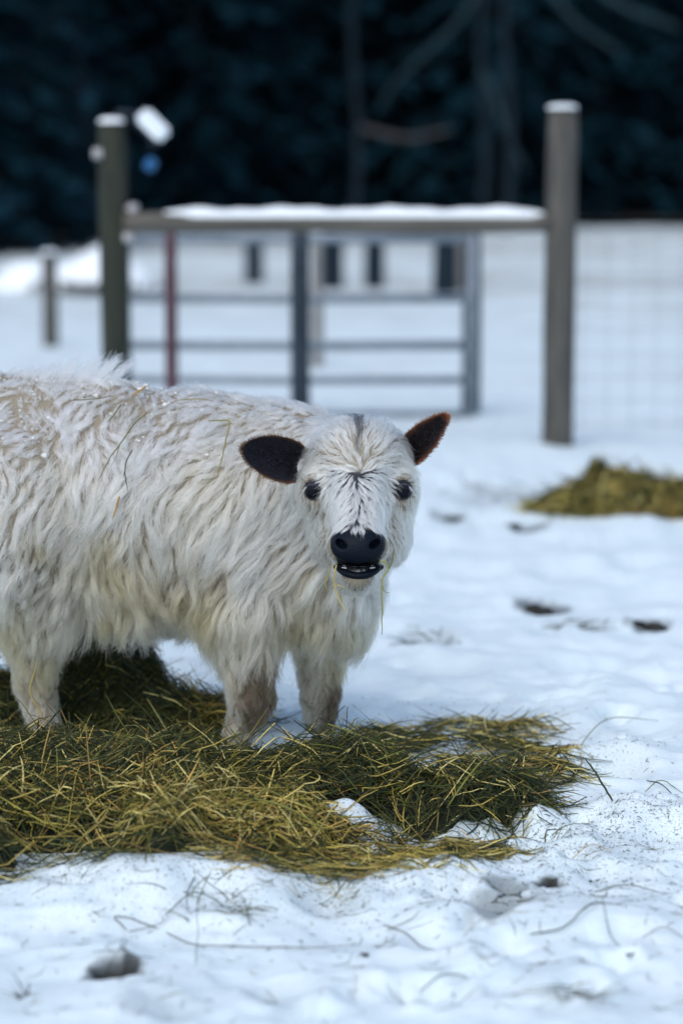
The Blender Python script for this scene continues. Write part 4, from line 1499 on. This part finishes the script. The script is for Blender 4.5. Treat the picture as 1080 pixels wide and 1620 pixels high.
def colour(p, r):
    """hair colour at root position: cream white with the coat's own tan stains"""
    x, y, z = p[:, 0], p[:, 1], p[:, 2]
    N_ = len(p)
    tip = np.tile(np.array([0.755, 0.765, 0.655]), (N_, 1))
    hw = head_w(p)
    st = 0.55 * sstep(0.52, 0.34, z) * sstep(-1.0, -0.75, x) * (1 - hw)
    st = st + 0.8 * np.clip(vnoise(p, 0.09, 71) + 0.05, 0, 1) * sstep(0.75, 0.6, z) * (1 - hw)

    def spot(px, py, rad, w):
        c = trace(px, py)
        return w * np.exp(-(((p - c) ** 2).sum(1) / rad ** 2) ** 1.2)
    st = st + spot(320, 930, 0.08, 0.8) + spot(300, 860, 0.03, 0.8) + spot(75, 870, 0.04, 0.5) + spot(170, 870, 0.07, 0.55) + spot(135, 1000, 0.05, 0.4)
    st = st + spot(465, 1020, 0.06, 0.6) + spot(560, 990, 0.05, 0.15) + spot(300, 1010, 0.08, 0.35) + spot(60, 1060, 0.09, 0.45) + spot(20, 990, 0.05, 0.4)
    st = st + spot(210, 690, 0.05, 0.2) + spot(110, 720, 0.05, 0.2) + spot(495, 740, 0.022, 0.45) + spot(640, 740, 0.022, 0.4) + spot(445, 960, 0.05, 0.3)
    st = np.clip(st, 0, 1)
    tan = np.array([0.43, 0.36, 0.205])
    brown = np.clip(spot(426, 1055, 0.04, 1.3) + spot(424, 1075, 0.05, 1.4) + spot(418, 1100, 0.06, 1.3) + spot(412, 1140, 0.05, 1.3) + spot(535, 1095, 0.04, 1.2) + spot(532, 1115, 0.04, 1.1) + spot(525, 1145, 0.035, 1.0) + spot(522, 884, 0.016, 1.0) + spot(611, 884, 0.014, 0.9)
                    + spot(520, 862, 0.016, 0.5) + spot(550, 934, 0.014, 0.4) + spot(580, 936, 0.014, 0.4) + spot(612, 862, 0.014, 0.4), 0, 1)
    c = tip + (tan - tip) * st[:, None]
    c = c + (np.array([0.075, 0.055, 0.034]) - c) * brown[:, None]
    c = c * r.uniform(0.86, 1.06, (N_, 1)) + r.normal(0, 0.012, (N_, 3))
    dust = sstep(0.66, 0.76, z) * sstep(-0.98, -0.85, x) * sstep(-0.22, -0.36, x) * np.clip(0.45 + 1.6 * vnoise(p, 0.035, 82) + 0.8 * vnoise(p, 0.10, 83), 0, 1)
    c = c + (np.array([0.90, 0.90, 0.88]) - c) * (dust * 0.9)[:, None]
    part = sstep(0.010, 0.005, np.abs(x - XW + 0.006 * vnoise(p, 0.02, 68))) * sstep(0.02, 0.05, z - ZW) * hw * (p[:, 1] < 5.46)
    c = c + (np.array([0.02, 0.02, 0.025]) - c) * (part * 0.97)[:, None]
    return np.clip(c, 0.01, 0.92), st


def grow(p, n, fl, ln, lift, wav, K, r, follow=0.55):
    """march strands over the skin; they follow the flow and stay outside the hide"""
    N_ = len(p)
    P = np.zeros((N_, K, 3))
    P[:, 0] = p
    cur = p.copy()
    ph = r.uniform(0, 6.28, N_)
    fr = r.uniform(0.7, 1.5, N_)
    nn = n
    t0 = norm(fl - nn * (fl * nn).sum(1, keepdims=True))
    for k in range(1, K):
        s = (k - 0.5) / (K - 1)
        t_ = norm(fl - nn * (fl * nn).sum(1, keepdims=True) + 1e-6)
        side = np.cross(nn, t_)
        up = (lift * (1.25 - 1.6 * s))[:, None]
        d = t_ + nn * up + side * (wav * 3.2 * np.sin(ph + s * fr * 7.5) * (0.35 + s))[:, None]
        d[:, 2] -= 0.25 * s
        cur = cur + norm(d) * (ln / (K - 1))[:, None]
        sd = sd_calf(cur)
        nn = grad(sd_calf, cur, 0.006)
        need = np.minimum(0.012, ln * 0.16) * np.where(lift < 0.13, 0.3, 1.0) * min(1.0, 2 * s + 0.2)
        push = np.clip(need - sd, 0, 0.05)
        cur = cur + nn * push[:, None]
        P[:, k] = cur
    return P


K = 8
r = np.random.default_rng(101)


def w_side(p):
    return np.where(p[:, 1] < YB + 0.08, 1.0, 0.30) * np.where(p[:, 2] < 0.3, 0.9, 1.0)


def build_coat(name, n_super, n_guide, n_hair, weight, seed, sup_pull, clump, spread, rad, keep=None, frizz=0.0022, kroot=0.0):
    r = np.random.default_rng(seed)

    def pts(n, sd):
        p = sample_skin(n, weight, sd)
        p = p[bald(p) < 0.5]
        return p
    gp = pts(n_guide, seed + 1)
    gn = grad(sd_calf, gp)
    gf, gl, gli, gw = fields(gp, gn)
    gl = gl * np.where(head_w(gp) > 0.5, r.uniform(0.75, 1.2, len(gp)), r.uniform(0.55, 1.45, len(gp)))
    GP = grow(gp, gn, gf, gl, gli * r.uniform(0.6, 1.4, len(gp)), gw, K, r)
    s = np.linspace(0, 1, K)
    if n_super:
        sup = r.choice(len(gp), size=min(n_super, len(gp)), replace=False)
        kd = kdtree.KDTree(len(sup))
        for i, q in enumerate(sup):
            kd.insert(GP[q, 3], i)
        kd.balance()
        near = np.array([kd.find(GP[i, 3])[1] for i in range(len(gp))])
        T = GP[sup[near]]
        off = GP[:, :1] - T[:, :1]
        pull = (sup_pull * s ** 1.3)[None, :, None] * r.uniform(0.3, 1.0, (len(gp), 1, 1))
        tgt = T + off * 0.25
        dist = np.linalg.norm(off, axis=2, keepdims=True)
        pull = pull * np.clip(1.7 - dist / 0.04, 0, 1)
        GP = GP + (tgt - GP) * pull
    kd = kdtree.KDTree(len(gp))
    for i, q in enumerate(gp):
        kd.insert(q, i)
    kd.balance()
    hp = pts(n_hair, seed + 2)
    near = np.array([kd.find(q)[1] for q in hp])
    if spread is not None:                       # pull roots in towards their lock: partings show hide
        q = gp[near]
        spr = spread if spread < 0.7 else np.where(hp[:, 2] < 0.34, 1.0, np.clip(spread + 0.35 * vnoise(hp, 0.08, 91), 0.6, 1.0))[:, None]
        hp = q + (hp - q) * spr
    off = hp - gp[near]
    lf = r.uniform(0.62, 1.08, len(hp))
    base = GP[near]
    # re-sample along the guide to vary length
    tt = np.clip(s[None] * lf[:, None], 0, 1) * (K - 1)
    i0 = np.minimum(tt.astype(int), K - 2)
    fr = (tt - i0)[..., None]
    rows = np.arange(len(hp))[:, None]
    base = base[rows, i0] * (1 - fr) + base[rows, i0 + 1] * fr
    cl = clump * r.uniform(0.55, 1.0, (len(hp), 1))
    P = base + off[:, None, :] * (1 - cl * s[None] ** 0.85)[..., None]
    ln = np.linalg.norm(base[:, -1] - base[:, 0], axis=1)
    fz = np.cumsum(r.normal(0, 1, P.shape), 1) * frizz * s[None, :, None]
    P = P + fz * np.clip(ln / 0.05, 0.2, 1.3)[:, None, None]
    stray = r.uniform(0, 1, len(hp)) < 0.045
    P[stray] += (r.normal(0, 0.013, (stray.sum(), 1, 3)) * (s ** 1.5)[None, :, None]) * np.clip(ln[stray] / 0.06, 0.3, 1.2)[:, None, None]
    C, stn = colour(hp, r)
    gshade = np.random.default_rng(seed + 9).uniform(0.86, 1.05, len(gp))[near]
    tanl = (np.random.default_rng(seed + 10).uniform(0, 1, len(gp)) ** 4)[near] * 0.55 * (hp[:, 2] < 0.74) * (1 - head_w(hp))
    C = C * gshade[:, None]
    C = C + (np.array([0.42, 0.31, 0.18]) - C) * tanl[:, None] * (C.mean(1, keepdims=True) > 0.4)
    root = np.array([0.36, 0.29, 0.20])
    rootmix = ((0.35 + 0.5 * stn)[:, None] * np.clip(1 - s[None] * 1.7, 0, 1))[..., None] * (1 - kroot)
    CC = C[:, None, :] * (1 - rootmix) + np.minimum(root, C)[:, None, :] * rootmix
    R = rad * r.uniform(0.75, 1.25, (len(hp), 1)) * np.interp(s, [0, 0.5, 1], [1.0, 0.85, 0.18])[None]
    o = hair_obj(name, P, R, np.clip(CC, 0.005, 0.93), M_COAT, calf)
    return o


def w_body(p):
    return w_side(p) * (1 - sstep(0.3, 0.7, head_w(p)))


def w_head(p):
    u, v_ = p[:, 0] - XW, p[:, 2] - ZW
    lock = (np.abs(u) < 0.060) * (v_ < 0.004) * (v_ > -0.115) * (p[:, 1] < 5.42)
    return sstep(0.2, 0.6, head_w(p)) * (1 - 0.999 * lock)


def w_lock(p):
    u, v_ = p[:, 0] - XW, p[:, 2] - ZW
    lock = (np.abs(u) < 0.066) * (v_ < 0.012) * (v_ > -0.12) * (p[:, 1] < 5.42)
    return sstep(0.2, 0.6, head_w(p)) * lock + 1e-9


coat = build_coat('coat', 480, 5200, 130000, w_body, 201, 0.95, 0.96, 0.80, 0.00048)
coat['label'] = 'long shaggy cream coat of body and legs'
fh = build_coat('head_hair', 260, 2600, 34000, w_head, 301, 0.5, 0.8, None, 0.00030, frizz=0.0012)
fh['label'] = 'soft cream hair of head and cheeks'
fl_ = build_coat('face_locks', 0, 420, 15000, w_lock, 401, 0, 0.72, 0.58, 0.00030, frizz=0.0007, kroot=1.0)
fl_['label'] = 'wavy cream locks on forehead with dark hide between them'

# ------------------------------------------------------------------ calf: lashes and ear tufts
rl = np.random.default_rng(909)
for k, (sp, nrm, s) in enumerate(EYES):
    eye = [o for o in calf.children if o.name.startswith('eye')][k]
    n = 70
    t = rl.uniform(-1, 1, n)
    root = sp[None] + np.stack([0.019 * t, np.full(n, -0.012) + 0.006 * t * t + 0.010 * np.clip(t * s, 0, 1), 0.0165 - 0.012 * t * t], -1)
    d = np.stack([0.35 * t + 0.35 * s, np.full(n, -0.55), np.full(n, -0.75)], -1) + rl.normal(0, 0.12, (n, 3))
    ss = np.linspace(0, 1, 5)
    ln = rl.uniform(0.009, 0.016, n)
    P = root[:, None] + norm(d)[:, None] * (ln[:, None] * ss[None])[..., None]
    P[..., 2] += 0.5 * (ln[:, None] * ss[None] ** 2)
    white = (t * s > 0.62)
    C = np.where(white[:, None], np.array([0.75, 0.75, 0.75]), np.array([0.02, 0.02, 0.03]))
    P[white, :, 2] -= 0.75 * ln[white][:, None] * ss[None]
    hair_obj('eyelash', P, np.array([0.0005, 0.0005, 0.0004, 0.0003, 0.0001])[None], np.broadcast_to(C[:, None], (n, 5, 3)), M_COAT, eye)

for (base, A, Bv, N, L), sgn in ((e1, -1), (e2, 1)):
    n = 750
    v2 = rl.uniform(-1, 1, n)
    root = base + Bv * (0.046 * v2)[:, None] - A * rl.uniform(-0.004, 0.03, n)[:, None] + N * rl.uniform(-0.012, 0.030, n)[:, None]
    ln = rl.uniform(0.014, 0.034, n)
    lock = np.round(v2 * 7) / 7
    d = A[None] * 0.8 + Bv[None] * (0.35 * lock + 0.25 * np.sin(lock * 9))[:, None] + N[None] * 0.35 + rl.normal(0, 0.13, (n, 3)) + np.array([0, 0, -0.25])
    ss = np.linspace(0, 1, 6)
    P = root[:, None] + norm(d)[:, None] * (ln[:, None] * ss[None])[..., None]
    P = P + (Bv[None] * (np.sin(lock * 13 + 1))[:, None])[:, None] * (0.005 * np.sin(ss * 3.2))[None, :, None]
    C = np.array([0.78, 0.765, 0.65]) * rl.uniform(0.85, 1.08, (n, 1, 1)) * np.ones((1, 6, 3))
    o = hair_obj('ear_tuft', P, np.interp(ss, [0, 1], [0.00036, 0.0001])[None], C, M_COAT, calf)
    o['label'] = 'cream tuft of hair at the base of the ear'

# whiskers
n = 46
wx = rl.choice([-1, 1], n)
wp = np.array([trace(566 + sgn_ * a, b_) for sgn_, a, b_ in zip(wx, rl.uniform(28, 52, n), rl.uniform(868, 935, n))])
wd = np.stack([0.75 * wx, rl.uniform(-0.6, 0.2, n), rl.uniform(-0.9, -0.1, n)], -1) + rl.normal(0, 0.15, (n, 3))
ss = np.linspace(0, 1, 6)
ln = rl.uniform(0.015, 0.04, n)
P = wp[:, None] + norm(wd)[:, None] * (ln[:, None] * ss[None])[..., None]
P[..., 2] -= 0.25 * ln[:, None] * ss[None] ** 2
hair_obj('whisker', P, np.interp(ss, [0, 1], [0.00025, 0.00008])[None], np.full((n, 6, 3), 0.6), M_COAT, calf)

# ridge of longer hair standing up on the back
n = 1500
tx = rl.uniform(-0.80, -0.545, n)
root = np.stack([tx, YB + 0.02 + rl.normal(0, 0.04, n), np.full(n, 0.95)], -1)
for _ in range(60):
    root[:, 2] -= 0.8 * np.clip(sd_calf(root), -0.02, 0.05)
ln = (0.025 + 0.045 * sstep(-0.80, -0.60, tx)) * rl.uniform(0.7, 1.1, n)
lock = np.round(tx * 70) / 70
dd = np.stack([0.45 + 0.4 * np.sin(lock * 300), rl.normal(0, 0.2, n), np.ones(n)], -1) + rl.normal(0, 0.12, (n, 3))
ss = np.linspace(0, 1, 6)
P = root[:, None] + norm(dd)[:, None] * (ln[:, None] * ss[None])[..., None]
P[..., 0] += 0.35 * ln[:, None] * ss[None] ** 2
C = np.array([0.78, 0.765, 0.65]) * rl.uniform(0.85, 1.08, (n, 1, 1)) * np.ones((1, 6, 3))
o = hair_obj('back_ridge_hair', P, np.interp(ss, [0, 1], [0.0004, 0.0001])[None], C, M_COAT, calf)
o['label'] = 'longer hair standing up along the back'

# ------------------------------------------------------------------ snow lying in the coat
pool = sample_skin(26000, lambda p: np.ones(len(p)), 515)
pn = grad(sd_calf, pool)
amt = sstep(0.42, 0.85, pn[:, 2]) * sstep(-0.98, -0.80, pool[:, 0]) * sstep(-0.22, -0.40, pool[:, 0]) * (pool[:, 2] > 0.6)
amt = amt * (0.25 + 0.75 * (vnoise(pool, 0.06, 81) > -0.1))
kp = rl.uniform(0, 1, len(pool)) < amt
pool, pn = pool[kp][:260], pn[kp][:260]
bm = bmesh.new()
bmesh.ops.create_icosphere(bm, subdivisions=2, radius=1)
IV = np.array([v.co[:] for v in bm.verts])
IF = np.array([[v.index for v in f.verts] for f in bm.faces])
bm.free()
VV, FF, nn_ = [], [], 0
for p, n in zip(pool, pn):
    rr = rl.uniform(0.0012, 0.0032) * (2.0 if rl.uniform() < 0.06 else 1)
    q = IV * (1 + 0.55 * vnoise(IV + rl.uniform(0, 50, 3), 0.55, 12))[:, None] * rr * np.array([1.3, 1.1, 0.85])
    VV.append(q + p + n * rl.uniform(0.004, 0.014))
    FF.append(IF + nn_)
    nn_ += len(IV)
sn = mesh_obj('snow_dusting', np.concatenate(VV), np.concatenate(FF), M_CRUMB, origin=(-0.6, 5.7, 0.8), smooth=True)
tag(sn, 'crumbs of snow caught in the hair along the back of the calf', 'snow', kind='stuff')

# ------------------------------------------------------------------ single straws
OLIVE, GOLD, DGREEN, PALE = (0.13, 0.13, 0.035), (0.42, 0.24, 0.06), (0.035, 0.05, 0.02), (0.46, 0.37, 0.12)


def straw(name, pts, rad, colr, label, cat='straw', group=None, nsub=None, side=()):
    P = spline(pts, nsub or max(8, 4 * len(pts)))
    rk = np.random.default_rng(int(abs(P[0][0]) * 1e4) % 9999)
    P[1:-1] += rk.normal(0, 1, (len(P) - 2, 3)) * np.array([0.0005, 0.0005, 0.0003])
    n = len(P)
    v, f = one_tube(P, rad * np.interp(np.linspace(0, 1, n), [0, 0.1, 0.8, 1], [0.7, 1, 0.9, 0.35]), 6)
    parts = [(v, f)]
    for sd in side:
        Q = spline(sd, 7)
        parts.append(one_tube(Q, rad * np.linspace(0.75, 0.25, 7), 5))
    v, f = merge(parts)
    o = mesh_obj(name, v, f, M_HAY, origin=P[0], colors=np.broadcast_to(np.asarray(colr), (len(v), 3)) * (1 + 0.15 * vnoise(v, 0.02, 5))[:, None])
    return tag(o, label, cat, group)


def on_coat(path, off=0.036):
    return [trace(a, b_, off) for a, b_ in path]


straw('loose_straw', on_coat([(233, 653), (212, 672), (190, 703), (171, 730), (155, 762)]), 0.0016, OLIVE, 'long olive stem slanting down the upper flank of the calf', side=[on_coat([(190, 703), (184, 722), (176, 738)])])
straw('loose_straw', on_coat([(210, 711), (198, 738), (202, 777)]), 0.0015, DGREEN, 'short dark green bent stem on the flank below the olive one', side=[on_coat([(199, 738), (195, 757)])])
straw('loose_straw', on_coat([(189, 785), (184, 803), (178, 822)]), 0.0025, GOLD, 'short thick orange straw stuck on the middle of the flank')
straw('loose_straw', on_coat([(330, 666), (350, 665), (363, 668), (358, 695), (352, 722), (344, 754)]), 0.0019, (0.24, 0.22, 0.06), 'kinked yellow green stem on the shoulder left of the dark ear')
straw('loose_straw', on_coat([(117, 633), (150, 631), (183, 625)]), 0.0013, OLIVE, 'thin flat lying stem across the snowy back', 'straw')
straw('loose_straw', on_coat([(282, 633), (310, 631), (338, 634)]), 0.0014, (0.28, 0.24, 0.08), 'thin pale stem lying level on the withers')
straw('loose_straw', on_coat([(231, 611), (222, 618), (208, 626)]), 0.0024, GOLD, 'small orange leaf piece on the snowy back')
straw('loose_straw', on_coat([(192, 640), (182, 655), (171, 668)]), 0.0018, OLIVE, 'short green stem on the back above the long olive stem')
MY = 5.185


def hang(path, y0=MY):
    return [W(a, b_, y0 - 0.002 * i) for i, (a, b_) in enumerate(path)]


straw('loose_straw', hang([(532, 893), (529, 908), (528, 919), (536, 948), (549, 971)]), 0.0021, PALE, 'longer yellow stem hanging from the left corner of the mouth', side=[hang([(530, 925), (541, 928)]) + hang([(545, 934)])])
straw('loose_straw', hang([(526, 893), (521, 905), (515, 920), (517, 937)]), 0.0015, (0.3, 0.28, 0.08), 'shorter thin stem hanging from the left corner of the mouth')
straw('loose_straw', hang([(600, 889), (609, 889), (613, 901), (604, 921), (604, 964), (604, 1004)]), 0.0021, (0.26, 0.27, 0.08), 'long green stem hanging from the right corner of the mouth', side=[hang([(604, 925), (608, 936), (617, 938)])])
straw('loose_straw', hang([(623, 868), (618, 893), (608, 910), (602, 920)]), 0.0014, OLIVE, 'thin stem sticking up beside the right corner of the mouth')
hb = W(42, 1160, 5.46)
straw('loose_straw', [hb, W(44, 1152, 5.46), W(67, 1133, 5.46), W(55, 1112, 5.46), W(47, 1093, 5.46), W(53, 1070, 5.46), W(60, 1047, 5.46)], 0.0022, PALE, 'zigzag pale straw standing up in front of the hind leg', nsub=30)


def on_snow(path, lift=0.004):
    out = []
    for i, q in enumerate(path):
        g = G(q[0], q[1])
        for _ in range(3):
            g = G(q[0], q[1], max(-0.008, GH(g[0], g[1])))
        g[2] = GH(g[0], g[1]) + lift + (q[2] if len(q) > 2 else 0)
        out.append(g)
    return out


TW = (0.11, 0.095, 0.06)
twigs = [
    ([(200, 1436), (183, 1450), (235, 1466), (300, 1486), (345, 1494), (420, 1496), (500, 1496), (565, 1484)], 0.0018, TW, 'long thin twig lying on the front snow below the pile'),
    ([(203, 1435), (235, 1440), (268, 1458)], 0.0013, TW, 'short twig forming a loop with the long one'),
    ([(262, 1402), (310, 1425, 0.02), (372, 1447)], 0.0019, DGREEN, 'dark green stem slanting off the front edge of the pile'),
    ([(395, 1470, 0.0), (388, 1440, 0.01), (380, 1418, 0.02)], 0.0015, DGREEN, 'dark stem end curling on the snow under the pile'),
    ([(372, 1447), (410, 1445, 0.01), (440, 1440)], 0.0015, OLIVE, 'olive stem tip lying right of the dark green stem'),
    ([(605, 1462), (640, 1475), (668, 1485), (702, 1498)], 0.0018, TW, 'brown stem lying in the middle of the front snow'),
    ([(610, 1470), (650, 1462), (664, 1450, 0.01)], 0.0013, OLIVE, 'fine stem crossing above the brown stem'),
    ([(838, 1480), (890, 1470, 0.006), (930, 1452, 0.01), (968, 1434)], 0.0024, DGREEN, 'thick dark stem slanting across the snow at right'),
    ([(950, 1452, 0.02), (965, 1480, 0.01), (982, 1508)], 0.0014, DGREEN, 'thin dark stem crossing below the thick slanting stem'),
    ([(940, 1412), (990, 1408, 0.006), (1055, 1424)], 0.0016, TW, 'flat brown stem near the right edge above the slanting stems'),
    ([(1015, 1465), (1050, 1475, 0.006), (1085, 1490)], 0.0014, TW, 'pale stem running off the right edge'),
    ([(664, 1552), (700, 1548), (738, 1545)], 0.0016, DGREEN, 'short dark stem low in the front snow'),
    ([(682, 1582), (720, 1579), (757, 1564)], 0.0013, TW, 'faint brown stem below the short dark stem'),
    ([(310, 1522), (313, 1490, 0.03), (312, 1452, 0.07)], 0.0012, DGREEN, 'thin upright stem poking from the left front snow'),
    ([(1022, 1238), (1050, 1255, 0.012), (1090, 1285)], 0.0022, DGREEN, 'dark stem leaning over the snow mound at the right edge'),
    ([(905, 1352), (935, 1340, 0.004), (970, 1352)], 0.0013, GOLD, 'curved rusty stem on the chaff strewn mound'),
    ([(770, 1350, 0), (800, 1330, 0.02), (838, 1334, 0.0)], 0.0013, DGREEN, 'thin dark stem on snow below the right arm of the pile'),
    ([(1020, 1245), (1045, 1240, 0.012), (1080, 1243)], 0.0018, OLIVE, 'green leaf stem on top of the right edge mound'),
    ([(905, 1210), (915, 1180, 0.02), (960, 1150, 0.02), (1040, 1140, 0.01)], 0.0022, OLIVE, 'long curved olive stem over the hollow at right'),
    ([(830, 1150), (870, 1138, 0.01), (910, 1142, 0.006)], 0.0022, OLIVE, 'olive stem lying behind the loose hay'),
]
for path, rad, cl, lab in twigs:
    straw('loose_straw', on_snow(path), rad * 0.65, cl, lab)
b0 = on_snow([(968, 1270)])[0]
straw('loose_straw', [b0, (b0 + W(925, 1200, b0[1] + 0.03)) / 2 + np.array([0, 0, 0.004]), W(925, 1200, b0[1] + 0.03)], 0.0024, DGREEN, 'stiff dark green stalk leaning out of the snow right of the pile')

# ------------------------------------------------------------------ grass tufts, clods, chaff
def tuft(px, py, n, hgt, spread, label, cols, rad=0.0014, flatten=0.5, group=None, cat='grass'):
    c = on_snow([(px, py)], 0)[0]
    r = np.random.default_rng(int(px * 7 + py))
    az = r.uniform(0, 2 * np.pi, n)
    el = r.uniform(0.1, 1.2, n) * (1 - flatten) + 0.08
    L = r.uniform(0.5, 1.1, n) * hgt
    ss = np.linspace(0, 1, 6)
    d = np.stack([np.cos(az) * np.cos(el), np.sin(az) * np.cos(el), np.sin(el)], -1)
    root = c + np.stack([r.normal(0, spread, n), r.normal(0, spread, n), np.zeros(n)], -1)
    P = root[:, None] + d[:, None] * (L[:, None] * ss)[..., None]
    P[..., 2] -= (L * 0.25)[:, None] * ss ** 2
    P[..., 0] += (L * r.normal(0, 0.25, n))[:, None] * ss ** 2
    P[..., 2] = np.maximum(P[..., 2], H(P[..., 0], P[..., 1]) + 0.002)
    cc = np.array(cols)[r.integers(0, len(cols), n)] * r.uniform(0.7, 1.2, (n, 1))
    v, f = tubes(P, rad * np.linspace(1, 0.3, 6)[None], 3, 0.4)
    o = mesh_obj('grass_tuft', v, f, M_HAY, origin=c, colors=np.repeat(cc, 18, axis=0))
    o['kind'] = 'thing'
    return tag(o, label, cat, group)


tuft(915, 1580, 16, 0.09, 0.02, 'blurred tuft of dry grass stems in the bottom right corner', [DGREEN, OLIVE, TW], 0.0018, 0.55)
tuft(345, 1400, 22, 0.10, 0.05, 'loose green grass stems sticking out below the pile edge', [DGREEN, OLIVE, (0.2, 0.18, 0.05)], 0.0015, 0.6)
tuft(800, 1425, 12, 0.04, 0.018, 'small dark grass stubble in the snow dent left of the round hole', [DGREEN, (0.02, 0.02, 0.018)], 0.0017, 0.5)
tuft(33, 1580, 7, 0.06, 0.006, 'dark broken stubble near the bottom left corner', [(0.02, 0.02, 0.02)], 0.0025, 0.0)
tuft(180, 1505, 8, 0.05, 0.02, 'fine dark stubble above the hole at bottom left', [(0.03, 0.03, 0.025)], 0.0011, 0.0)
tuft(710, 1300, 12, 0.06, 0.03, 'fine stems sprouting from the snow under the right arm of hay', [DGREEN, OLIVE], 0.0010, 0.2)
tuft(870, 1320, 16, 0.07, 0.012, 'scattered little green blades on the mound right of the pile', [DGREEN, OLIVE, (0.06, 0.08, 0.02)], 0.0013, 0.7)
tuft(910, 990, 22, 0.09, 0.05, 'greyish green flattened grass beside the dark clod at right', [(0.06, 0.07, 0.05), DGREEN], 0.0025, 0.7)
tuft(675, 1014, 22, 0.08, 0.05, 'greyish flattened grass showing through snow right of the chest', [(0.08, 0.09, 0.07), DGREEN], 0.0025, 0.75)
tuft(800, 785, 30, 0.12, 0.09, 'blurred grey green grass left of the far hay heap', [(0.08, 0.09, 0.07), DGREEN], 0.0032, 0.7)
tuft(500, 1405, 14, 0.08, 0.04, 'thin yellow stems spilling under the tip of the pile', [PALE, (0.3, 0.24, 0.08)], 0.0012, 0.75)


for px, py, lab in ((8, 447, 'dark brush at the left edge of the field'), (115, 455, 'dark brush at the foot of the snow banks'), (170, 458, 'dark brush behind the left fence post')):
    tuft(px, py, 160, 0.30, 0.20, lab, [(0.01, 0.014, 0.016), (0.02, 0.024, 0.022)], 0.016, 0.4, cat='brush')


def clod(px, py, size, label, n=4):
    c = on_snow([(px, py)], 0)[0]
    r = np.random.default_rng(int(px + 3 * py))
    parts = []
    bm = bmesh.new()
    bmesh.ops.create_icosphere(bm, subdivisions=2, radius=1)
    V0 = np.array([v.co[:] for v in bm.verts])
    F0 = np.array([[v.index for v in f.verts] for f in bm.faces])
    bm.free()
    for k in range(n):
        s = size * r.uniform(0.5, 1.0) * np.array([1.2, 0.9, 0.55])
        v = V0 * (1 + 0.35 * vnoise(V0 + k * 5 + px, 0.7, 6))[:, None] * s
        v = v + c + np.array([r.normal(0, size * 1.1), r.normal(0, size * 0.7), 0.004])
        parts.append((v, F0))
    v, f = merge(parts)
    o = mesh_obj('mud_clod', v, f, M_CLOD, origin=c)
    return tag(o, label, 'clod')


clod(858, 958, 0.045, 'ragged dark clod on the snow at right of the calf', 5)
clod(710, 818, 0.04, 'brownish dark clod on the snow near the raised ear', 3)
clod(832, 832, 0.03, 'small dark clod just below the left end of the far hay', 3)
clod(1026, 992, 0.032, 'small grey clod near the right edge of the picture', 3)
clod(540, 1287, 0.010, 'small dark lump on the snow mound inside the hay', 2)
clod(935, 1388, 0.006, 'tiny reddish lump on the snow right of the pile', 2)
clod(570, 1512, 0.006, 'tiny dark crumb in the middle of the front snow', 2)
clod(1000, 1500, 0.006, 'tiny dark crumb among stems at lower right', 2)

r = np.random.default_rng(333)
wts = np.array([q[3] * q[2] ** 2 for q in chaff_c])
pk = r.choice(len(chaff_c), 9000, p=wts / wts.sum())
cc = np.array(chaff_c)[pk]
x = cc[:, 0] + r.normal(0, 0.62, 9000) * cc[:, 2]
y = cc[:, 1] + r.normal(0, 0.62, 9000) * cc[:, 2]
L = r.uniform(0.002, 0.009, 9000) * r.choice([0.6, 1, 1.6], 9000)
az = r.uniform(0, 2 * np.pi, 9000)
ss = np.array([-0.5, 0.0, 0.5])
P = np.stack([x[:, None] + np.cos(az)[:, None] * L[:, None] * ss, y[:, None] + np.sin(az)[:, None] * L[:, None] * ss, np.zeros((9000, 3))], -1)
P[..., 2] = H(P[..., 0], P[..., 1]) + 0.0012
P[:, 1, 2] += L * 0.12
C = np.array([DGREEN, OLIVE, (0.02, 0.022, 0.015), (0.25, 0.2, 0.07), (0.05, 0.06, 0.02)])[r.choice(5, 9000, p=[0.3, 0.15, 0.25, 0.12, 0.18])]
nb = 420
bx_ = [G(a, b_) for a, b_ in zip(r.uniform(-20, 1100, nb), r.uniform(1330, 1610, nb))]
bp_ = np.array(bx_)
keepb = r.uniform(0, 1, nb) < np.where(bp_[:, 0] > 0, 0.85, 0.45)
bp_ = bp_[keepb]
nb = len(bp_)
Lb, ab = r.uniform(0.012, 0.06, nb), r.uniform(0, 6.28, nb)
Pb = np.stack([bp_[:, :1] + np.cos(ab)[:, None] * Lb[:, None] * ss, bp_[:, 1:2] + np.sin(ab)[:, None] * Lb[:, None] * ss, np.zeros((nb, 3))], -1)
Pb[:, 1, :2] += r.normal(0, 0.12, (nb, 2)) * Lb[:, None]
Pb[..., 2] = H(Pb[..., 0], Pb[..., 1]) + 0.001
Pb[:, 2, 2] += r.uniform(0, 0.25, nb) * Lb
Cb = np.array([DGREEN, OLIVE, TW, (0.3, 0.24, 0.09)])[r.integers(0, 4, nb)]
P, C, L = np.concatenate([P, Pb]), np.concatenate([C, Cb]), np.concatenate([L, np.full(nb, 0.0036)])
v, f = tubes(P, np.minimum(0.0011, L * 0.25)[:, None] * np.array([0.5, 1, 0.4]), 3, 0.5)
ch = mesh_obj('chaff', v, f, M_HAY, origin=(0, 5, 0), colors=np.repeat(C, 9, axis=0))
tag(ch, 'fine dark and yellow chaff crumbs sprinkled over the snow round the pile', 'chaff', kind='stuff')
